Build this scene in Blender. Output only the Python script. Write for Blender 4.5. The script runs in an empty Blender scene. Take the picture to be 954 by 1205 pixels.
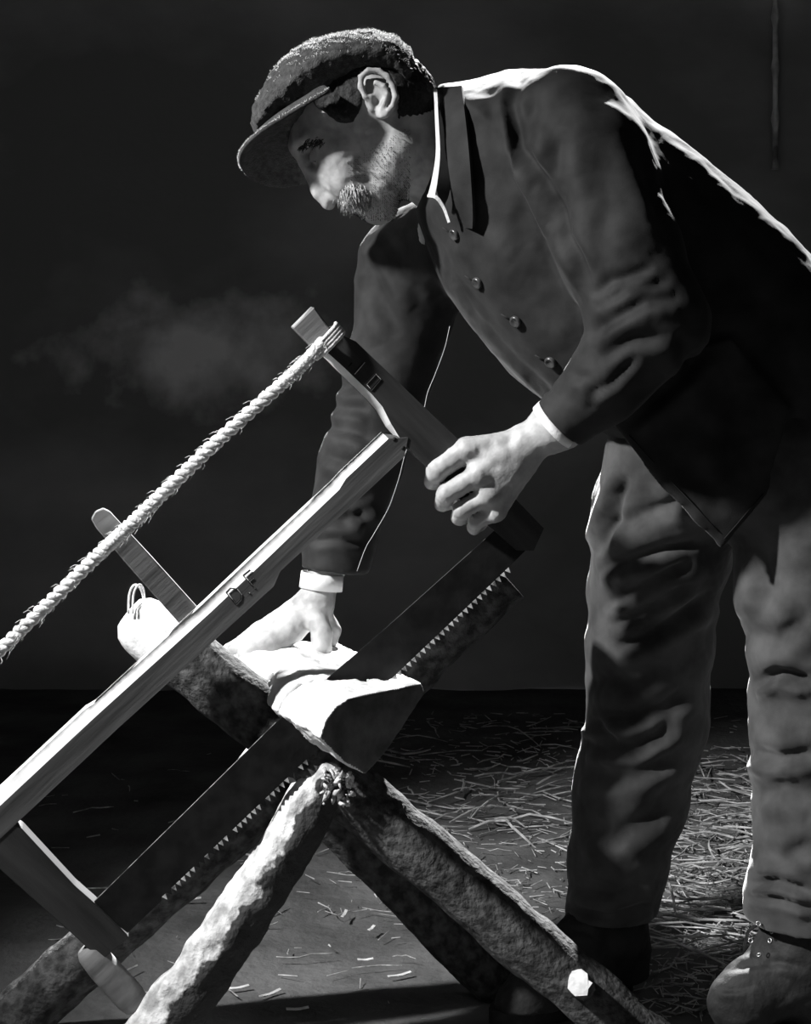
import bpy, bmesh, math, random
import numpy as np
from mathutils import Vector, Matrix, noise
from mathutils.bvhtree import BVHTree

# ------------------------------------------------------------------ camera, world, light
SC = bpy.context.scene
COL = SC.collection
F, HX, HY, CZ = 2000.0, 477.0, 400.0, 1.0          # focal length in px, principal column, horizon row, eye height

cam = bpy.data.cameras.new('camera')
camo = bpy.data.objects.new('camera', cam)
COL.objects.link(camo)
camo.location = (0, 0, CZ)
camo.rotation_euler = (math.radians(90), 0, 0)
cam.sensor_width = 36.0
cam.lens = F / 1205.0 * 36.0
cam.shift_y = (HY - 602.5) / 1205.0
cam.clip_start = 0.05
SC.camera = camo

world = bpy.data.worlds.new('world')
SC.world = world
world.use_nodes = True
bg = world.node_tree.nodes['Background']
bg.inputs[0].default_value = (0.5, 0.5, 0.5, 1)
bg.inputs[1].default_value = 0.16

SC.view_settings.view_transform = 'Standard'
SC.view_settings.look = 'None'
SC.view_settings.exposure = 0.0
SC.view_settings.gamma = 1.0
SC.view_settings.use_curve_mapping = False

SUN_DIR = Vector((0.10, 0.78, 0.62)).normalized()      # towards the sun, behind the man, through the high opening over the back wall
sun = bpy.data.lights.new('sun', 'SUN')
sun.energy = 26.0
sun.angle = math.radians(1.5)
suno = bpy.data.objects.new('sun', sun)
COL.objects.link(suno)
suno.rotation_euler = SUN_DIR.to_track_quat('Z', 'Y').to_euler()

LAMP_POS = Vector((-2.22, 1.33, 2.62))
LAMP_AIM = Vector((-0.07, 2.42, 0.68))
lamp = bpy.data.lights.new('work_lamp', 'SPOT')
lamp.energy = 1000.0
lamp.spot_size = math.radians(36)
lamp.spot_blend = 1.0
lamp.shadow_soft_size = 0.09
lampo = bpy.data.objects.new('work_lamp', lamp)
COL.objects.link(lampo)
lampo.location = LAMP_POS
lampo.rotation_euler = (LAMP_POS - LAMP_AIM).to_track_quat('Z', 'Y').to_euler()

random.seed(7)
np.random.seed(7)

# ------------------------------------------------------------------ helpers
def P(px, py, Y):
    return Vector(((px - HX) / F * Y, Y, CZ - (py - HY) / F * Y))

def pxm(n, Y):
    return n * Y / F

def link(o, parent=None):
    COL.objects.link(o)
    if parent is not None:
        o.parent = parent
        # parents are empties or meshes whose origin may be off the world origin
        o.matrix_parent_inverse = parent_world(parent).inverted()
    return o

def parent_world(p):
    m = Matrix.Translation(p.location)
    if p.parent is not None:
        return parent_world(p.parent) @ p.matrix_parent_inverse @ m
    return m

def empty(name, loc, label, cat, group=None):
    o = bpy.data.objects.new(name, None)
    o.location = loc
    o.empty_display_size = 0.05
    COL.objects.link(o)
    return tag(o, label, cat, group)

def tag(o, label=None, cat=None, group=None, kind=None):
    if label: o['label'] = label
    if cat: o['category'] = cat
    if group: o['group'] = group
    if kind: o['kind'] = kind
    return o

def mesh_obj(name, verts, faces, mat, parent=None, smooth=True, mats=None, mat_idx=None):
    me = bpy.data.meshes.new(name)
    me.from_pydata([tuple(v) for v in verts], [], [tuple(f) for f in faces])
    for m in (mats or [mat]):
        me.materials.append(m)
    if smooth:
        me.polygons.foreach_set('use_smooth', [True] * len(me.polygons))
    if mat_idx is not None:
        me.polygons.foreach_set('material_index', mat_idx)
    me.update()
    o = bpy.data.objects.new(name, me)
    return link(o, parent)

def np_mesh(name, V, Q, mat, parent=None, mats=None, mat_idx=None):
    me = bpy.data.meshes.new(name)
    me.vertices.add(len(V))
    me.vertices.foreach_set('co', np.ascontiguousarray(V, dtype=np.float32).ravel())
    n = len(Q)
    me.loops.add(n * 4)
    me.loops.foreach_set('vertex_index', np.ascontiguousarray(Q, dtype=np.int32).ravel())
    me.polygons.add(n)
    me.polygons.foreach_set('loop_start', np.arange(n, dtype=np.int32) * 4)
    me.polygons.foreach_set('loop_total', np.full(n, 4, dtype=np.int32))
    me.polygons.foreach_set('use_smooth', np.ones(n, dtype=bool))
    for m in (mats or [mat]):
        me.materials.append(m)
    if mat_idx is not None:
        me.polygons.foreach_set('material_index', np.ascontiguousarray(mat_idx, dtype=np.int32))
    me.update(calc_edges=True)
    me.validate()
    o = bpy.data.objects.new(name, me)
    return link(o, parent)

# --- materials: all neutral greys, the photograph is black and white
def material(name, a, b, scale=20.0, rough=0.85, bump=0.3, bump_scale=None, stretch=(1, 1, 1), sheen=0.0,
             spec=0.3, detail=6.0, lo=0.35, hi=0.65, metallic=0.0, bump_dist=0.004, sss=0.0, coord='Object', rot=(0, 0, 0)):
    m = bpy.data.materials.new(name)
    m.use_nodes = True
    nt = m.node_tree
    p = nt.nodes['Principled BSDF']
    tc = nt.nodes.new('ShaderNodeTexCoord')
    mp = nt.nodes.new('ShaderNodeMapping')
    mp.inputs['Scale'].default_value = stretch
    m0 = nt.nodes.new('ShaderNodeMapping')
    m0.inputs['Rotation'].default_value = rot
    nt.links.new(tc.outputs[coord], m0.inputs['Vector'])
    nt.links.new(m0.outputs['Vector'], mp.inputs['Vector'])
    nz = nt.nodes.new('ShaderNodeTexNoise')
    nz.inputs['Scale'].default_value = scale
    nz.inputs['Detail'].default_value = detail
    nt.links.new(mp.outputs['Vector'], nz.inputs['Vector'])
    rp = nt.nodes.new('ShaderNodeValToRGB')
    rp.color_ramp.elements[0].position = lo
    rp.color_ramp.elements[1].position = hi
    rp.color_ramp.elements[0].color = (a, a, a, 1)
    rp.color_ramp.elements[1].color = (b, b, b, 1)
    nt.links.new(nz.outputs['Fac'], rp.inputs['Fac'])
    nt.links.new(rp.outputs['Color'], p.inputs['Base Color'])
    p.inputs['Roughness'].default_value = rough
    p.inputs['Metallic'].default_value = metallic
    p.inputs['Specular IOR Level'].default_value = spec
    if sheen:
        p.inputs['Sheen Weight'].default_value = sheen
        p.inputs['Sheen Roughness'].default_value = 0.4
    if sss:
        p.inputs['Subsurface Weight'].default_value = sss
        p.inputs['Subsurface Scale'].default_value = 0.005
    if bump:
        n2 = nt.nodes.new('ShaderNodeTexNoise')
        n2.inputs['Scale'].default_value = bump_scale or scale * 4
        n2.inputs['Detail'].default_value = 5
        nt.links.new(mp.outputs['Vector'], n2.inputs['Vector'])
        bp = nt.nodes.new('ShaderNodeBump')
        bp.inputs['Strength'].default_value = bump
        bp.inputs['Distance'].default_value = bump_dist
        nt.links.new(n2.outputs['Fac'], bp.inputs['Height'])
        nt.links.new(bp.outputs['Normal'], p.inputs['Normal'])
    return m

M = {}
M['wall'] = material('wall_plaster', 0.24, 0.5, 1.3, 0.95, 0.4, 25, stretch=(1, 1, 1.5), lo=0.45, hi=0.75)
M['floor'] = material('packed_earth', 0.055, 0.16, 5.0, 0.95, 0.6, 45, bump_dist=0.01, lo=0.3, hi=0.7)
M['roof'] = material('roof_boards', 0.02, 0.04, 4.0, 0.9, 0.2, stretch=(8, 1, 1))
M['iron'] = material('iron', 0.15, 0.8, 14, 0.6, 0.3)
M['bark'] = material('bark', 0.02, 0.085, 60, 0.95, 0.9, 110, bump_dist=0.006, lo=0.38, hi=0.66)
M['barkpale'] = material('weathered_wood', 0.25, 0.7, 45, 0.9, 0.9, 90, bump_dist=0.006, lo=0.36, hi=0.66)
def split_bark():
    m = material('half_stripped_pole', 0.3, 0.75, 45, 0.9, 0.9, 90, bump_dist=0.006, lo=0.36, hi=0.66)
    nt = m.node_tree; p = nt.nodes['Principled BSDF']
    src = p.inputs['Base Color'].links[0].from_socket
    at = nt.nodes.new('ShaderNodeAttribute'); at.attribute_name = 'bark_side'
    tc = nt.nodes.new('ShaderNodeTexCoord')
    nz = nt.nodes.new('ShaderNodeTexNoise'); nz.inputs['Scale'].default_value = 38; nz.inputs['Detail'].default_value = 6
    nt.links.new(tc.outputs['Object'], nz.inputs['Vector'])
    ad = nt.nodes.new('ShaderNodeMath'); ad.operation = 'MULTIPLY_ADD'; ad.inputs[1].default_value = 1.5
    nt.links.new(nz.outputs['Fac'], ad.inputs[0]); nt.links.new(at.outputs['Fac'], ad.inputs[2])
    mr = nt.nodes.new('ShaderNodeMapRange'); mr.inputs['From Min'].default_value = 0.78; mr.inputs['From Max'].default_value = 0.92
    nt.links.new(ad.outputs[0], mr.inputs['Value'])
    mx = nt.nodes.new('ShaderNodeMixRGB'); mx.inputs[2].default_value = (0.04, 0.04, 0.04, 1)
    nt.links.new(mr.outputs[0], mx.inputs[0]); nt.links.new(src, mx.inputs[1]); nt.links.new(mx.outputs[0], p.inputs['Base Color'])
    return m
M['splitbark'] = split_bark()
M['palewood'] = material('fresh_wood', 0.55, 0.8, 40, 0.8, 0.5, 90, lo=0.3, hi=0.6)
M['logend_shaded'] = material('shaded_log_end', 0.06, 0.13, 30, 0.9, 0.3, 80)  # darker than the log's wood: shade of the unlit end painted in
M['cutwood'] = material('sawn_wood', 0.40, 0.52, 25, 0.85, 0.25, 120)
M['beam_lit_worn'] = material('lit_worn_edge', 0.5, 0.7, 30, 0.7, 0.1)  # worn arm edge; on the stretcher it paints in light on the chamfer
M['bar'] = material('bar_beech', 0.045, 0.10, 30, 0.7, 0.25, 60, stretch=(0.10, 1, 1.6), rot=(0, math.radians(43), 0))
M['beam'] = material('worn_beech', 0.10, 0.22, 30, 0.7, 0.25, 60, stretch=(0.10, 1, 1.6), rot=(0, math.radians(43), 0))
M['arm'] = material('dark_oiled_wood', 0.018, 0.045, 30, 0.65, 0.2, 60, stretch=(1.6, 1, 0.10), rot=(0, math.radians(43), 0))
M['groove'] = material('carved_groove', 0.01, 0.02, 30, 0.9, 0)
M['edge'] = material('carved_edge', 0.5, 0.6, 30, 0.8, 0)
M['steel'] = material('old_steel', 0.006, 0.014, 40, 0.6, 0.1, spec=0.15)
M['tooth'] = material('filed_lit_steel', 0.05, 0.35, 90, 0.5, 0.1)
M['rope'] = material('hemp_rope', 0.5, 0.75, 120, 0.9, 0.5, 300)
M['jacket'] = material('jacket_cotton', 0.009, 0.030, 18, 0.74, 0.35, 600, sheen=0.08, spec=0.2, lo=0.3, hi=0.7, bump_dist=0.0006, detail=8)
M['trouser'] = material('trouser_cotton', 0.025, 0.075, 14, 0.92, 0.35, 600, sheen=0.25, bump_dist=0.0006, detail=8)
M['cap'] = material('cap_wool', 0.02, 0.055, 120, 0.8, 0.9, 420, sheen=0.1, spec=0.35, bump_dist=0.003)
M['fuzz'] = material('rim_lit_wool', 0.45, 0.7, 50, 0.9, 0)  # pale against the dark cap: rim light put into the fibre colour
M['skin'] = material('skin', 0.26, 0.44, 35, 0.55, 0.35, 260, bump_dist=0.0012, spec=0.4, sss=0.0)
M['darkhair'] = material('dark_hair_and_shade', 0.006, 0.02, 200, 0.7, 0.6, 400, bump_dist=0.002)  # hair and stubble; also stands in for shade at the temple
M['hair'] = material('grey_hair', 0.25, 0.6, 200, 0.7, 0.6, 400, bump_dist=0.002)
M['shirt'] = material('white_shirt', 0.72, 0.8, 40, 0.85, 0.2, 300)
M['boot'] = material('boot_leather', 0.012, 0.03, 25, 0.72, 0.5, 90, spec=0.25)
M['eyelet'] = material('eyelet_metal', 0.5, 0.6, 40, 0.35, 0, metallic=0.8)
M['button'] = material('horn_button', 0.03, 0.06, 60, 0.3, 0, spec=0.6)
M['straw'] = material('straw', 0.14, 0.6, 30, 0.7, 0.2)
M['chip'] = material('wood_chip', 0.5, 0.75, 60, 0.8, 0.3)

def painted_light_patch(m, c, r, col):
    """a soft pool of light painted on the plaster, with a ragged outline of its own"""
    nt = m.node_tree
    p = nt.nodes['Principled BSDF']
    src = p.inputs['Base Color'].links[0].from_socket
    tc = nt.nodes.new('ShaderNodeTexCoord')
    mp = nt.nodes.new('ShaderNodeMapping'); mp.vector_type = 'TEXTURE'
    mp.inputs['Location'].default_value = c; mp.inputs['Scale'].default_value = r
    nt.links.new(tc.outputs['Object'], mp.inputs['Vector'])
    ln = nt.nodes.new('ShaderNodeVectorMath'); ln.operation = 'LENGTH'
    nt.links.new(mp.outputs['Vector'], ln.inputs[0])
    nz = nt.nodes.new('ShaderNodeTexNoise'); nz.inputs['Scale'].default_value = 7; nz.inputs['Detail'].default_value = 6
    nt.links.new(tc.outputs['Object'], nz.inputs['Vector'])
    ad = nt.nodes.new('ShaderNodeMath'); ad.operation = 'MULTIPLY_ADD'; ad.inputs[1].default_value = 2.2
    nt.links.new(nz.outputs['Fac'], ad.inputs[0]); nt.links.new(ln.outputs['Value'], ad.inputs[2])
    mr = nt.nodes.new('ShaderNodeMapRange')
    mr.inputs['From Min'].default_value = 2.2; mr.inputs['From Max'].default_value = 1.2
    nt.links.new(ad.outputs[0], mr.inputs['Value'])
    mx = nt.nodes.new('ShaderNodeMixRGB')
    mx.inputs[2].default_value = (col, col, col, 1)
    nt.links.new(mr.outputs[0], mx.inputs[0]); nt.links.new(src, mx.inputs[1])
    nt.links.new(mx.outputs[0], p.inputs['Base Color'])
painted_light_patch(M['wall'], (-0.56, 4.9, 0.97), (0.40, 0.5, 0.17), 1.0)  # painted light: soft pale pool on the back wall

# --- implicit surfaces ----------------------------------------------------------
class SDF:
    def __init__(s, lo, hi, h):
        s.lo = np.array(lo, np.float32); s.h = h
        n = np.ceil((np.array(hi) - np.array(lo)) / h).astype(int) + 1
        s.n = n
        s.ax = [(s.lo[i] + h * np.arange(n[i])).astype(np.float32) for i in range(3)]
        s.d = np.full(tuple(n), 1.0, np.float32)
    def sl(s, lo, hi):
        r = []
        for i in range(3):
            a = int(np.floor((lo[i] - s.lo[i]) / s.h)); b = int(np.ceil((hi[i] - s.lo[i]) / s.h)) + 1
            r.append(slice(max(0, min(a, s.n[i])), max(0, min(b, s.n[i]))))
        return tuple(r)
    def xyz(s, r):
        return s.ax[0][r[0]][:, None, None], s.ax[1][r[1]][None, :, None], s.ax[2][r[2]][None, None, :]
    def put(s, r, d, k, sub=False):
        c = s.d[r]
        if c.size == 0: return
        if sub:
            d = -d
            if k > 0:
                hh = np.maximum(k - np.abs(c - d), 0) / k
                s.d[r] = np.maximum(c, d) + hh * hh * k * 0.25
            else:
                s.d[r] = np.maximum(c, d)
        elif k > 0:
            hh = np.maximum(k - np.abs(c - d), 0) / k
            s.d[r] = np.minimum(c, d) - hh * hh * k * 0.25
        else:
            s.d[r] = np.minimum(c, d)
    def cone(s, a, b, ra, rb, k=0.01, sub=False, sy=None):
        """capsule with a linear radius; sy squashes y about sy=(y0, factor, mirror)"""
        a = np.array(a, np.float32); b = np.array(b, np.float32)
        m = max(ra, rb) + k + 4 * s.h
        lo = np.minimum(a, b) - m; hi = np.maximum(a, b) + m
        r = s.sl(lo, hi)
        x, y, z = s.xyz(r)
        ba = b - a; L = float(ba @ ba) + 1e-12
        t = np.clip(((x - a[0]) * ba[0] + (y - a[1]) * ba[1] + (z - a[2]) * ba[2]) / L, 0, 1)
        d = np.sqrt((x - a[0] - t * ba[0]) ** 2 + (y - a[1] - t * ba[1]) ** 2 + (z - a[2] - t * ba[2]) ** 2) - (ra + t * (rb - ra))
        s.put(r, d, k, sub)
    def chain(s, pts, k=0.01):
        for (a, ra), (b, rb) in zip(pts[:-1], pts[1:]):
            s.cone(a, b, ra, rb, k)
    def ball(s, c, r, k=0.01, sub=False):
        s.cone(c, c, r, r, k, sub)
    def ell(s, c, rad, ang=0.0, k=0.01, sub=False):
        """ellipsoid with radii (a,b,c) = along dir(ang) in XZ, along y, across in XZ"""
        c = np.array(c, np.float32)
        m = max(rad) + k + 4 * s.h
        r = s.sl(c - m, c + m)
        x, y, z = s.xyz(r)
        ca, sa = math.cos(ang), math.sin(ang)
        u = ((x - c[0]) * ca + (z - c[2]) * sa); w = (-(x - c[0]) * sa + (z - c[2]) * ca); v = y - c[1]
        k0 = np.sqrt((u / rad[0]) ** 2 + (v / rad[1]) ** 2 + (w / rad[2]) ** 2) + 1e-6
        k1 = np.sqrt((u / rad[0] ** 2) ** 2 + (v / rad[1] ** 2) ** 2 + (w / rad[2] ** 2) ** 2) + 1e-6
        s.put(r, k0 * (k0 - 1) / k1, k, sub)
    def poly2d(s, poly, r):
        """signed distance (negative inside) in the XZ plane"""
        X = s.ax[0][r[0]][:, None]; Z = s.ax[2][r[2]][None, :]
        d = np.full((X.shape[0], Z.shape[1]), 1e9, np.float32)
        ins = np.zeros(d.shape, bool)
        n = len(poly)
        for i in range(n):
            ax, az = poly[i]; bx, bz = poly[(i + 1) % n]
            ex, ez = bx - ax, bz - az
            t = np.clip(((X - ax) * ex + (Z - az) * ez) / (ex * ex + ez * ez + 1e-12), 0, 1)
            d = np.minimum(d, (X - ax - t * ex) ** 2 + (Z - az - t * ez) ** 2)
            c = ((az > Z) != (bz > Z)) & (X < (bx - ax) * (Z - az) / ((bz - az) if abs(bz - az) > 1e-9 else 1e-9) + ax)
            ins ^= c
        d = np.sqrt(d)
        return np.where(ins, -d, d)
    def inflate(s, pts, Ym, T, R, k=0.01, tilt=None):
        """an outline given in px at depth Ym, blown up to half-thickness T with a rounded rim of width R"""
        poly = [(P(u, v, Ym).x, P(u, v, Ym).z) for u, v in pts]
        xs = [p[0] for p in poly]; zs = [p[1] for p in poly]
        m = k + 6 * s.h
        r = s.sl((min(xs) - m, Ym - T - m - 0.05, min(zs) - m), (max(xs) + m, Ym + T + m + 0.05, max(zs) + m))
        e = -s.poly2d(poly, r)
        q = np.maximum(1 - e / R, 0)[:, None, :]
        y = s.ax[1][r[1]][None, :, None]
        ym = Ym
        if tilt is not None:
            ym = tilt(s.ax[0][r[0]][:, None, None], s.ax[2][r[2]][None, None, :])
        d = (np.sqrt(q * q + ((y - ym) / T) ** 2) - 1) * min(R, T)
        s.put(r, d.astype(np.float32), k)
    def slab(s, pts, Y0, thick, ysurf=None, k=0.01, sub=False):
        poly = [(P(u, v, Y0).x, P(u, v, Y0).z) for u, v in pts]
        xs = [p[0] for p in poly]; zs = [p[1] for p in poly]
        m = k + 6 * s.h
        r = s.sl((min(xs) - m, Y0 - 0.2, min(zs) - m), (max(xs) + m, Y0 + 0.2, max(zs) + m))
        e = s.poly2d(poly, r)[:, None, :]
        y = s.ax[1][r[1]][None, :, None]
        ys = Y0 if ysurf is None else ysurf(s.ax[0][r[0]][:, None, None], s.ax[2][r[2]][None, None, :])
        d = np.maximum(e, np.abs(y - ys) - thick * 0.5)
        s.put(r, d.astype(np.float32), k, sub)
    def cut_below(s, z):
        s.d = np.maximum(s.d, (z - s.ax[2])[None, None, :].astype(np.float32))
    def mesh(s, smooth=2):
        d = s.d; h = s.h
        S = d < 0
        cnt = np.zeros(tuple(s.n - 1), np.uint8)
        for i in (0, 1):
            for j in (0, 1):
                for k in (0, 1):
                    cnt += S[i:s.n[0] - 1 + i, j:s.n[1] - 1 + j, k:s.n[2] - 1 + k]
        A = np.argwhere((cnt > 0) & (cnt < 8))
        vid = np.full(tuple(s.n - 1), -1, np.int32)
        vid[A[:, 0], A[:, 1], A[:, 2]] = np.arange(len(A))
        corners = [(i, j, k) for i in (0, 1) for j in (0, 1) for k in (0, 1)]
        val = {c: d[A[:, 0] + c[0], A[:, 1] + c[1], A[:, 2] + c[2]] for c in corners}
        acc = np.zeros((len(A), 3), np.float64); num = np.zeros(len(A))
        for c in corners:
            for ax in range(3):
                if c[ax]: continue
                e = list(c); e[ax] = 1; e = tuple(e)
                va, vb = val[c], val[e]
                x = (va < 0) != (vb < 0)
                t = np.where(x, va / np.where(x, va - vb, 1), 0)
                p = np.array(c, np.float64)[None, :].repeat(len(A), 0)
                p[:, ax] = t
                acc += p * x[:, None]; num += x
        V = (A + acc / num[:, None]) * h + s.lo
        quads = []
        for ax in range(3):
            sa = [slice(None)] * 3; sb = [slice(None)] * 3
            sa[ax] = slice(0, -1); sb[ax] = slice(1, None)
            E = S[tuple(sa)] != S[tuple(sb)]
            I = np.argwhere(E)
            o1, o2 = [(1, 2), (2, 0), (0, 1)][ax]
            ok = (I[:, o1] > 0) & (I[:, o2] > 0) & (I[:, o1] < s.n[o1] - 1) & (I[:, o2] < s.n[o2] - 1)
            I = I[ok]
            q = []
            for da, db in ((-1, -1), (0, -1), (0, 0), (-1, 0)):
                J = I.copy(); J[:, o1] += da; J[:, o2] += db
                q.append(vid[J[:, 0], J[:, 1], J[:, 2]])
            q = np.stack(q, 1)
            inside = S[I[:, 0], I[:, 1], I[:, 2]]
            q[~inside] = q[~inside][:, ::-1]
            quads.append(q)
        Q = np.concatenate(quads)
        Q = Q[(Q >= 0).all(1)]
        for _ in range(smooth):
            V = relax(V, Q, 0.5)
        return V, Q

def relax(V, Q, w):
    a = Q.ravel(); b = np.roll(Q, -1, 1).ravel()
    n = len(V)
    cnt = np.bincount(a, minlength=n) + np.bincount(b, minlength=n)
    out = np.empty_like(V)
    for i in range(3):
        out[:, i] = np.bincount(a, V[b, i], n) + np.bincount(b, V[a, i], n)
    out /= np.maximum(cnt, 1)[:, None]
    return V * (1 - w) + out * w

def normals(V, Q):
    n = np.cross(V[Q[:, 2]] - V[Q[:, 0]], V[Q[:, 3]] - V[Q[:, 1]])
    out = np.zeros_like(V)
    for i in range(3):
        for c in range(4):
            out[:, i] += np.bincount(Q[:, c], n[:, i], len(V))
    return out / (np.linalg.norm(out, axis=1)[:, None] + 1e-12)

def creases(V, Q, folds, gain=0.8):
    """press creases into a mesh; each fold = (polyline px, depth mm, width px, side +1 front / 0 both).
    A crease is a groove with a raised lip along its upper side."""
    N = normals(V, Q)
    u = HX + F * V[:, 0] / V[:, 1]
    v = HY - F * (V[:, 2] - CZ) / V[:, 1]
    disp = np.zeros(len(V))
    front = N[:, 1] < 0.35
    for pl, depth, width in folds:
        pl = np.array(pl, float)
        lo = pl.min(0) - 5 * width; hi = pl.max(0) + 5 * width
        I = np.where(front & (u > lo[0]) & (u < hi[0]) & (v > lo[1]) & (v < hi[1]))[0]
        if not len(I): continue
        best = np.full(len(I), 1e9); sgn = np.zeros(len(I)); along = np.zeros(len(I))
        seg = np.linalg.norm(np.diff(pl, axis=0), axis=1); tot = seg.sum(); acc = 0
        for k in range(len(pl) - 1):
            a, b = pl[k], pl[k + 1]; e = b - a
            tt = ((u[I] - a[0]) * e[0] + (v[I] - a[1]) * e[1]) / (e @ e)
            t = np.clip(tt, 0, 1)
            dx = u[I] - a[0] - t * e[0]; dy = v[I] - a[1] - t * e[1]
            dd = np.hypot(dx, dy)
            m = dd < best
            best = np.where(m, dd, best)
            sgn = np.where(m, np.sign(e[0] * dy - e[1] * dx), sgn)
            along = np.where(m, (acc + t * seg[k]) / tot, along)
            acc += seg[k]
        fade = np.clip(np.minimum(along, 1 - along) * 5, 0, 1) ** 0.7
        x = best / (width * 1.2)
        g = -0.8 * np.exp(-x * x) + 0.45 * np.exp(-((x - 2.0) / 1.2) ** 2) * (1 + 0.6 * sgn)
        disp[I] += g * fade * depth * 0.001 * gain
    return V + N * disp[:, None]

def rough(V, Q, amp, scale, octaves=2):
    N = normals(V, Q)
    d = np.array([noise.fractal(Vector(p * scale), 1.0, 2.0, octaves) for p in V])
    return V + N * (d * amp)[:, None]

def bvh_of(V, Q):
    return BVHTree.FromPolygons([Vector(v) for v in V], [tuple(int(i) for i in q) for q in Q])

def hit(bvh, px, py, fallbackY):
    """the first surface point seen along a photograph pixel, to seat trims on a garment"""
    o = Vector((0, 0, CZ)); d = (P(px, py, 1.0) - o).normalized()
    loc, nor, i, dist = bvh.ray_cast(o, d)
    if loc is None:
        return P(px, py, fallbackY), -d
    return loc, nor

# --- explicit shapes
def frame_from(axis):
    a = axis.normalized()
    r = Vector((0, 0, 1)) if abs(a.z) < 0.9 else Vector((1, 0, 0))
    u = a.cross(r).normalized()
    return u, a.cross(u).normalized()

def tube_data(pts, radii, seg=8, cap=True, off=0):
    pts = [Vector(p) for p in pts]
    if not hasattr(radii, '__len__'): radii = [radii] * len(pts)
    V, Fc = [], []
    u = None
    for i, p in enumerate(pts):
        t = (pts[min(i + 1, len(pts) - 1)] - pts[max(i - 1, 0)]).normalized()
        if u is None:
            u, _ = frame_from(t)
        u = (u - t * u.dot(t)).normalized()
        w = t.cross(u)
        for k in range(seg):
            a = 2 * math.pi * k / seg
            V.append(p + (u * math.cos(a) + w * math.sin(a)) * radii[i])
    for i in range(len(pts) - 1):
        for k in range(seg):
            k2 = (k + 1) % seg
            Fc.append((off + i * seg + k, off + i * seg + k2, off + (i + 1) * seg + k2, off + (i + 1) * seg + k))
    if cap:
        Fc.append(tuple(off + k for k in reversed(range(seg))))
        Fc.append(tuple(off + (len(pts) - 1) * seg + k for k in range(seg)))
    return V, Fc

def tube(name, pts, radii, mat, parent=None, seg=8):
    V, Fc = tube_data(pts, radii, seg)
    return mesh_obj(name, V, Fc, mat, parent)

def prism(name, front, back, mat, parent=None, bevel=0.0015):
    """solid between two matching outlines"""
    bm = bmesh.new()
    a = [bm.verts.new(v) for v in front]; b = [bm.verts.new(v) for v in back]
    n = len(a)
    bm.faces.new(a); bm.faces.new(list(reversed(b)))
    for i in range(n):
        j = (i + 1) % n
        bm.faces.new((a[j], a[i], b[i], b[j]))
    bmesh.ops.recalc_face_normals(bm, faces=bm.faces)
    if bevel:
        bmesh.ops.bevel(bm, geom=list(bm.edges), offset=bevel, segments=1, affect='EDGES', clamp_overlap=True)
    me = bpy.data.meshes.new(name)
    bm.to_mesh(me); bm.free()
    me.materials.append(mat)
    o = bpy.data.objects.new(name, me)
    return link(o, parent)

def spline(pts, n):
    """Catmull-Rom through the points, n samples"""
    pts = [Vector(p) for p in pts]
    q = [pts[0] * 2 - pts[1]] + pts + [pts[-1] * 2 - pts[-2]]
    out = []
    m = len(pts) - 1
    for i in range(n):
        s = i / (n - 1) * m
        k = min(int(s), m - 1); t = s - k
        a, b, c, d = q[k:k + 4]
        out.append(0.5 * ((2 * b) + (c - a) * t + (2 * a - 5 * b + 4 * c - d) * t * t + (3 * b - 3 * c + d - a) * t ** 3))
    return out

def band(name, A, B, thick, mat, parent=None, push=None):
    """a ribbon of cloth between two polylines, given a thickness"""
    n = len(A)
    V, Fc = [], []
    for i in range(n):
        t = (A[min(i + 1, n - 1)] - A[max(i - 1, 0)]).normalized()
        w = (B[i] - A[i]).normalized()
        nn = t.cross(w).normalized() * thick * 0.5
        V += [A[i] + nn, B[i] + nn, B[i] - nn, A[i] - nn]
    for i in range(n - 1):
        for k in range(4):
            k2 = (k + 1) % 4
            Fc.append((i * 4 + k, i * 4 + k2, (i + 1) * 4 + k2, (i + 1) * 4 + k))
    Fc.append((3, 2, 1, 0)); Fc.append(tuple((n - 1) * 4 + k for k in range(4)))
    o = mesh_obj(name, V, Fc, mat, parent, smooth=False)
    bm = bmesh.new(); bm.from_mesh(o.data)
    bmesh.ops.recalc_face_normals(bm, faces=bm.faces)
    for f in bm.faces: f.smooth = True
    for e in bm.edges: e.smooth = (len(e.link_faces) == 2 and e.calc_face_angle(0) < 0.6)
    bm.to_mesh(o.data); bm.free()
    return o

def ring(name, c, axis, r0, r1, length, mat, parent=None, seg=28, squash=1.0):
    """an open cuff: outer and inner wall"""
    u, w = frame_from(axis); a = axis.normalized()
    prof = [(-length / 2, r0), (length / 2, r1), (length / 2, r1 - 0.003), (-length / 2, r0 - 0.003)]
    V, Fc = [], []
    for k in range(seg):
        t = 2 * math.pi * k / seg
        wob = 1 + 0.02 * math.sin(3 * t + 1)
        for s, r in prof:
            V.append(c + a * s + (u * math.cos(t) + w * math.sin(t) * squash) * r * wob)
    for k in range(seg):
        k2 = (k + 1) % seg
        for j in range(4):
            j2 = (j + 1) % 4
            Fc.append((k * 4 + j, k * 4 + j2, k2 * 4 + j2, k2 * 4 + j))
    o = mesh_obj(name, V, Fc, mat, parent)
    bm = bmesh.new(); bm.from_mesh(o.data)
    bmesh.ops.recalc_face_normals(bm, faces=bm.faces)
    bm.to_mesh(o.data); bm.free()
    return o

def box_data(x0, x1, y0, y1, z0, z1, off=0):
    V = [(x, y, z) for x in (x0, x1) for y in (y0, y1) for z in (z0, z1)]
    Fc = [(0, 1, 3, 2), (4, 6, 7, 5), (0, 4, 5, 1), (2, 3, 7, 6), (0, 2, 6, 4), (1, 5, 7, 3)]
    return V, [tuple(off + i for i in f) for f in Fc]

def join(datas):
    V, Fc = [], []
    for v, f in datas:
        o = len(V)
        V += v; Fc += [tuple(i + o for i in q) for q in f]
    return V, Fc

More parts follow.
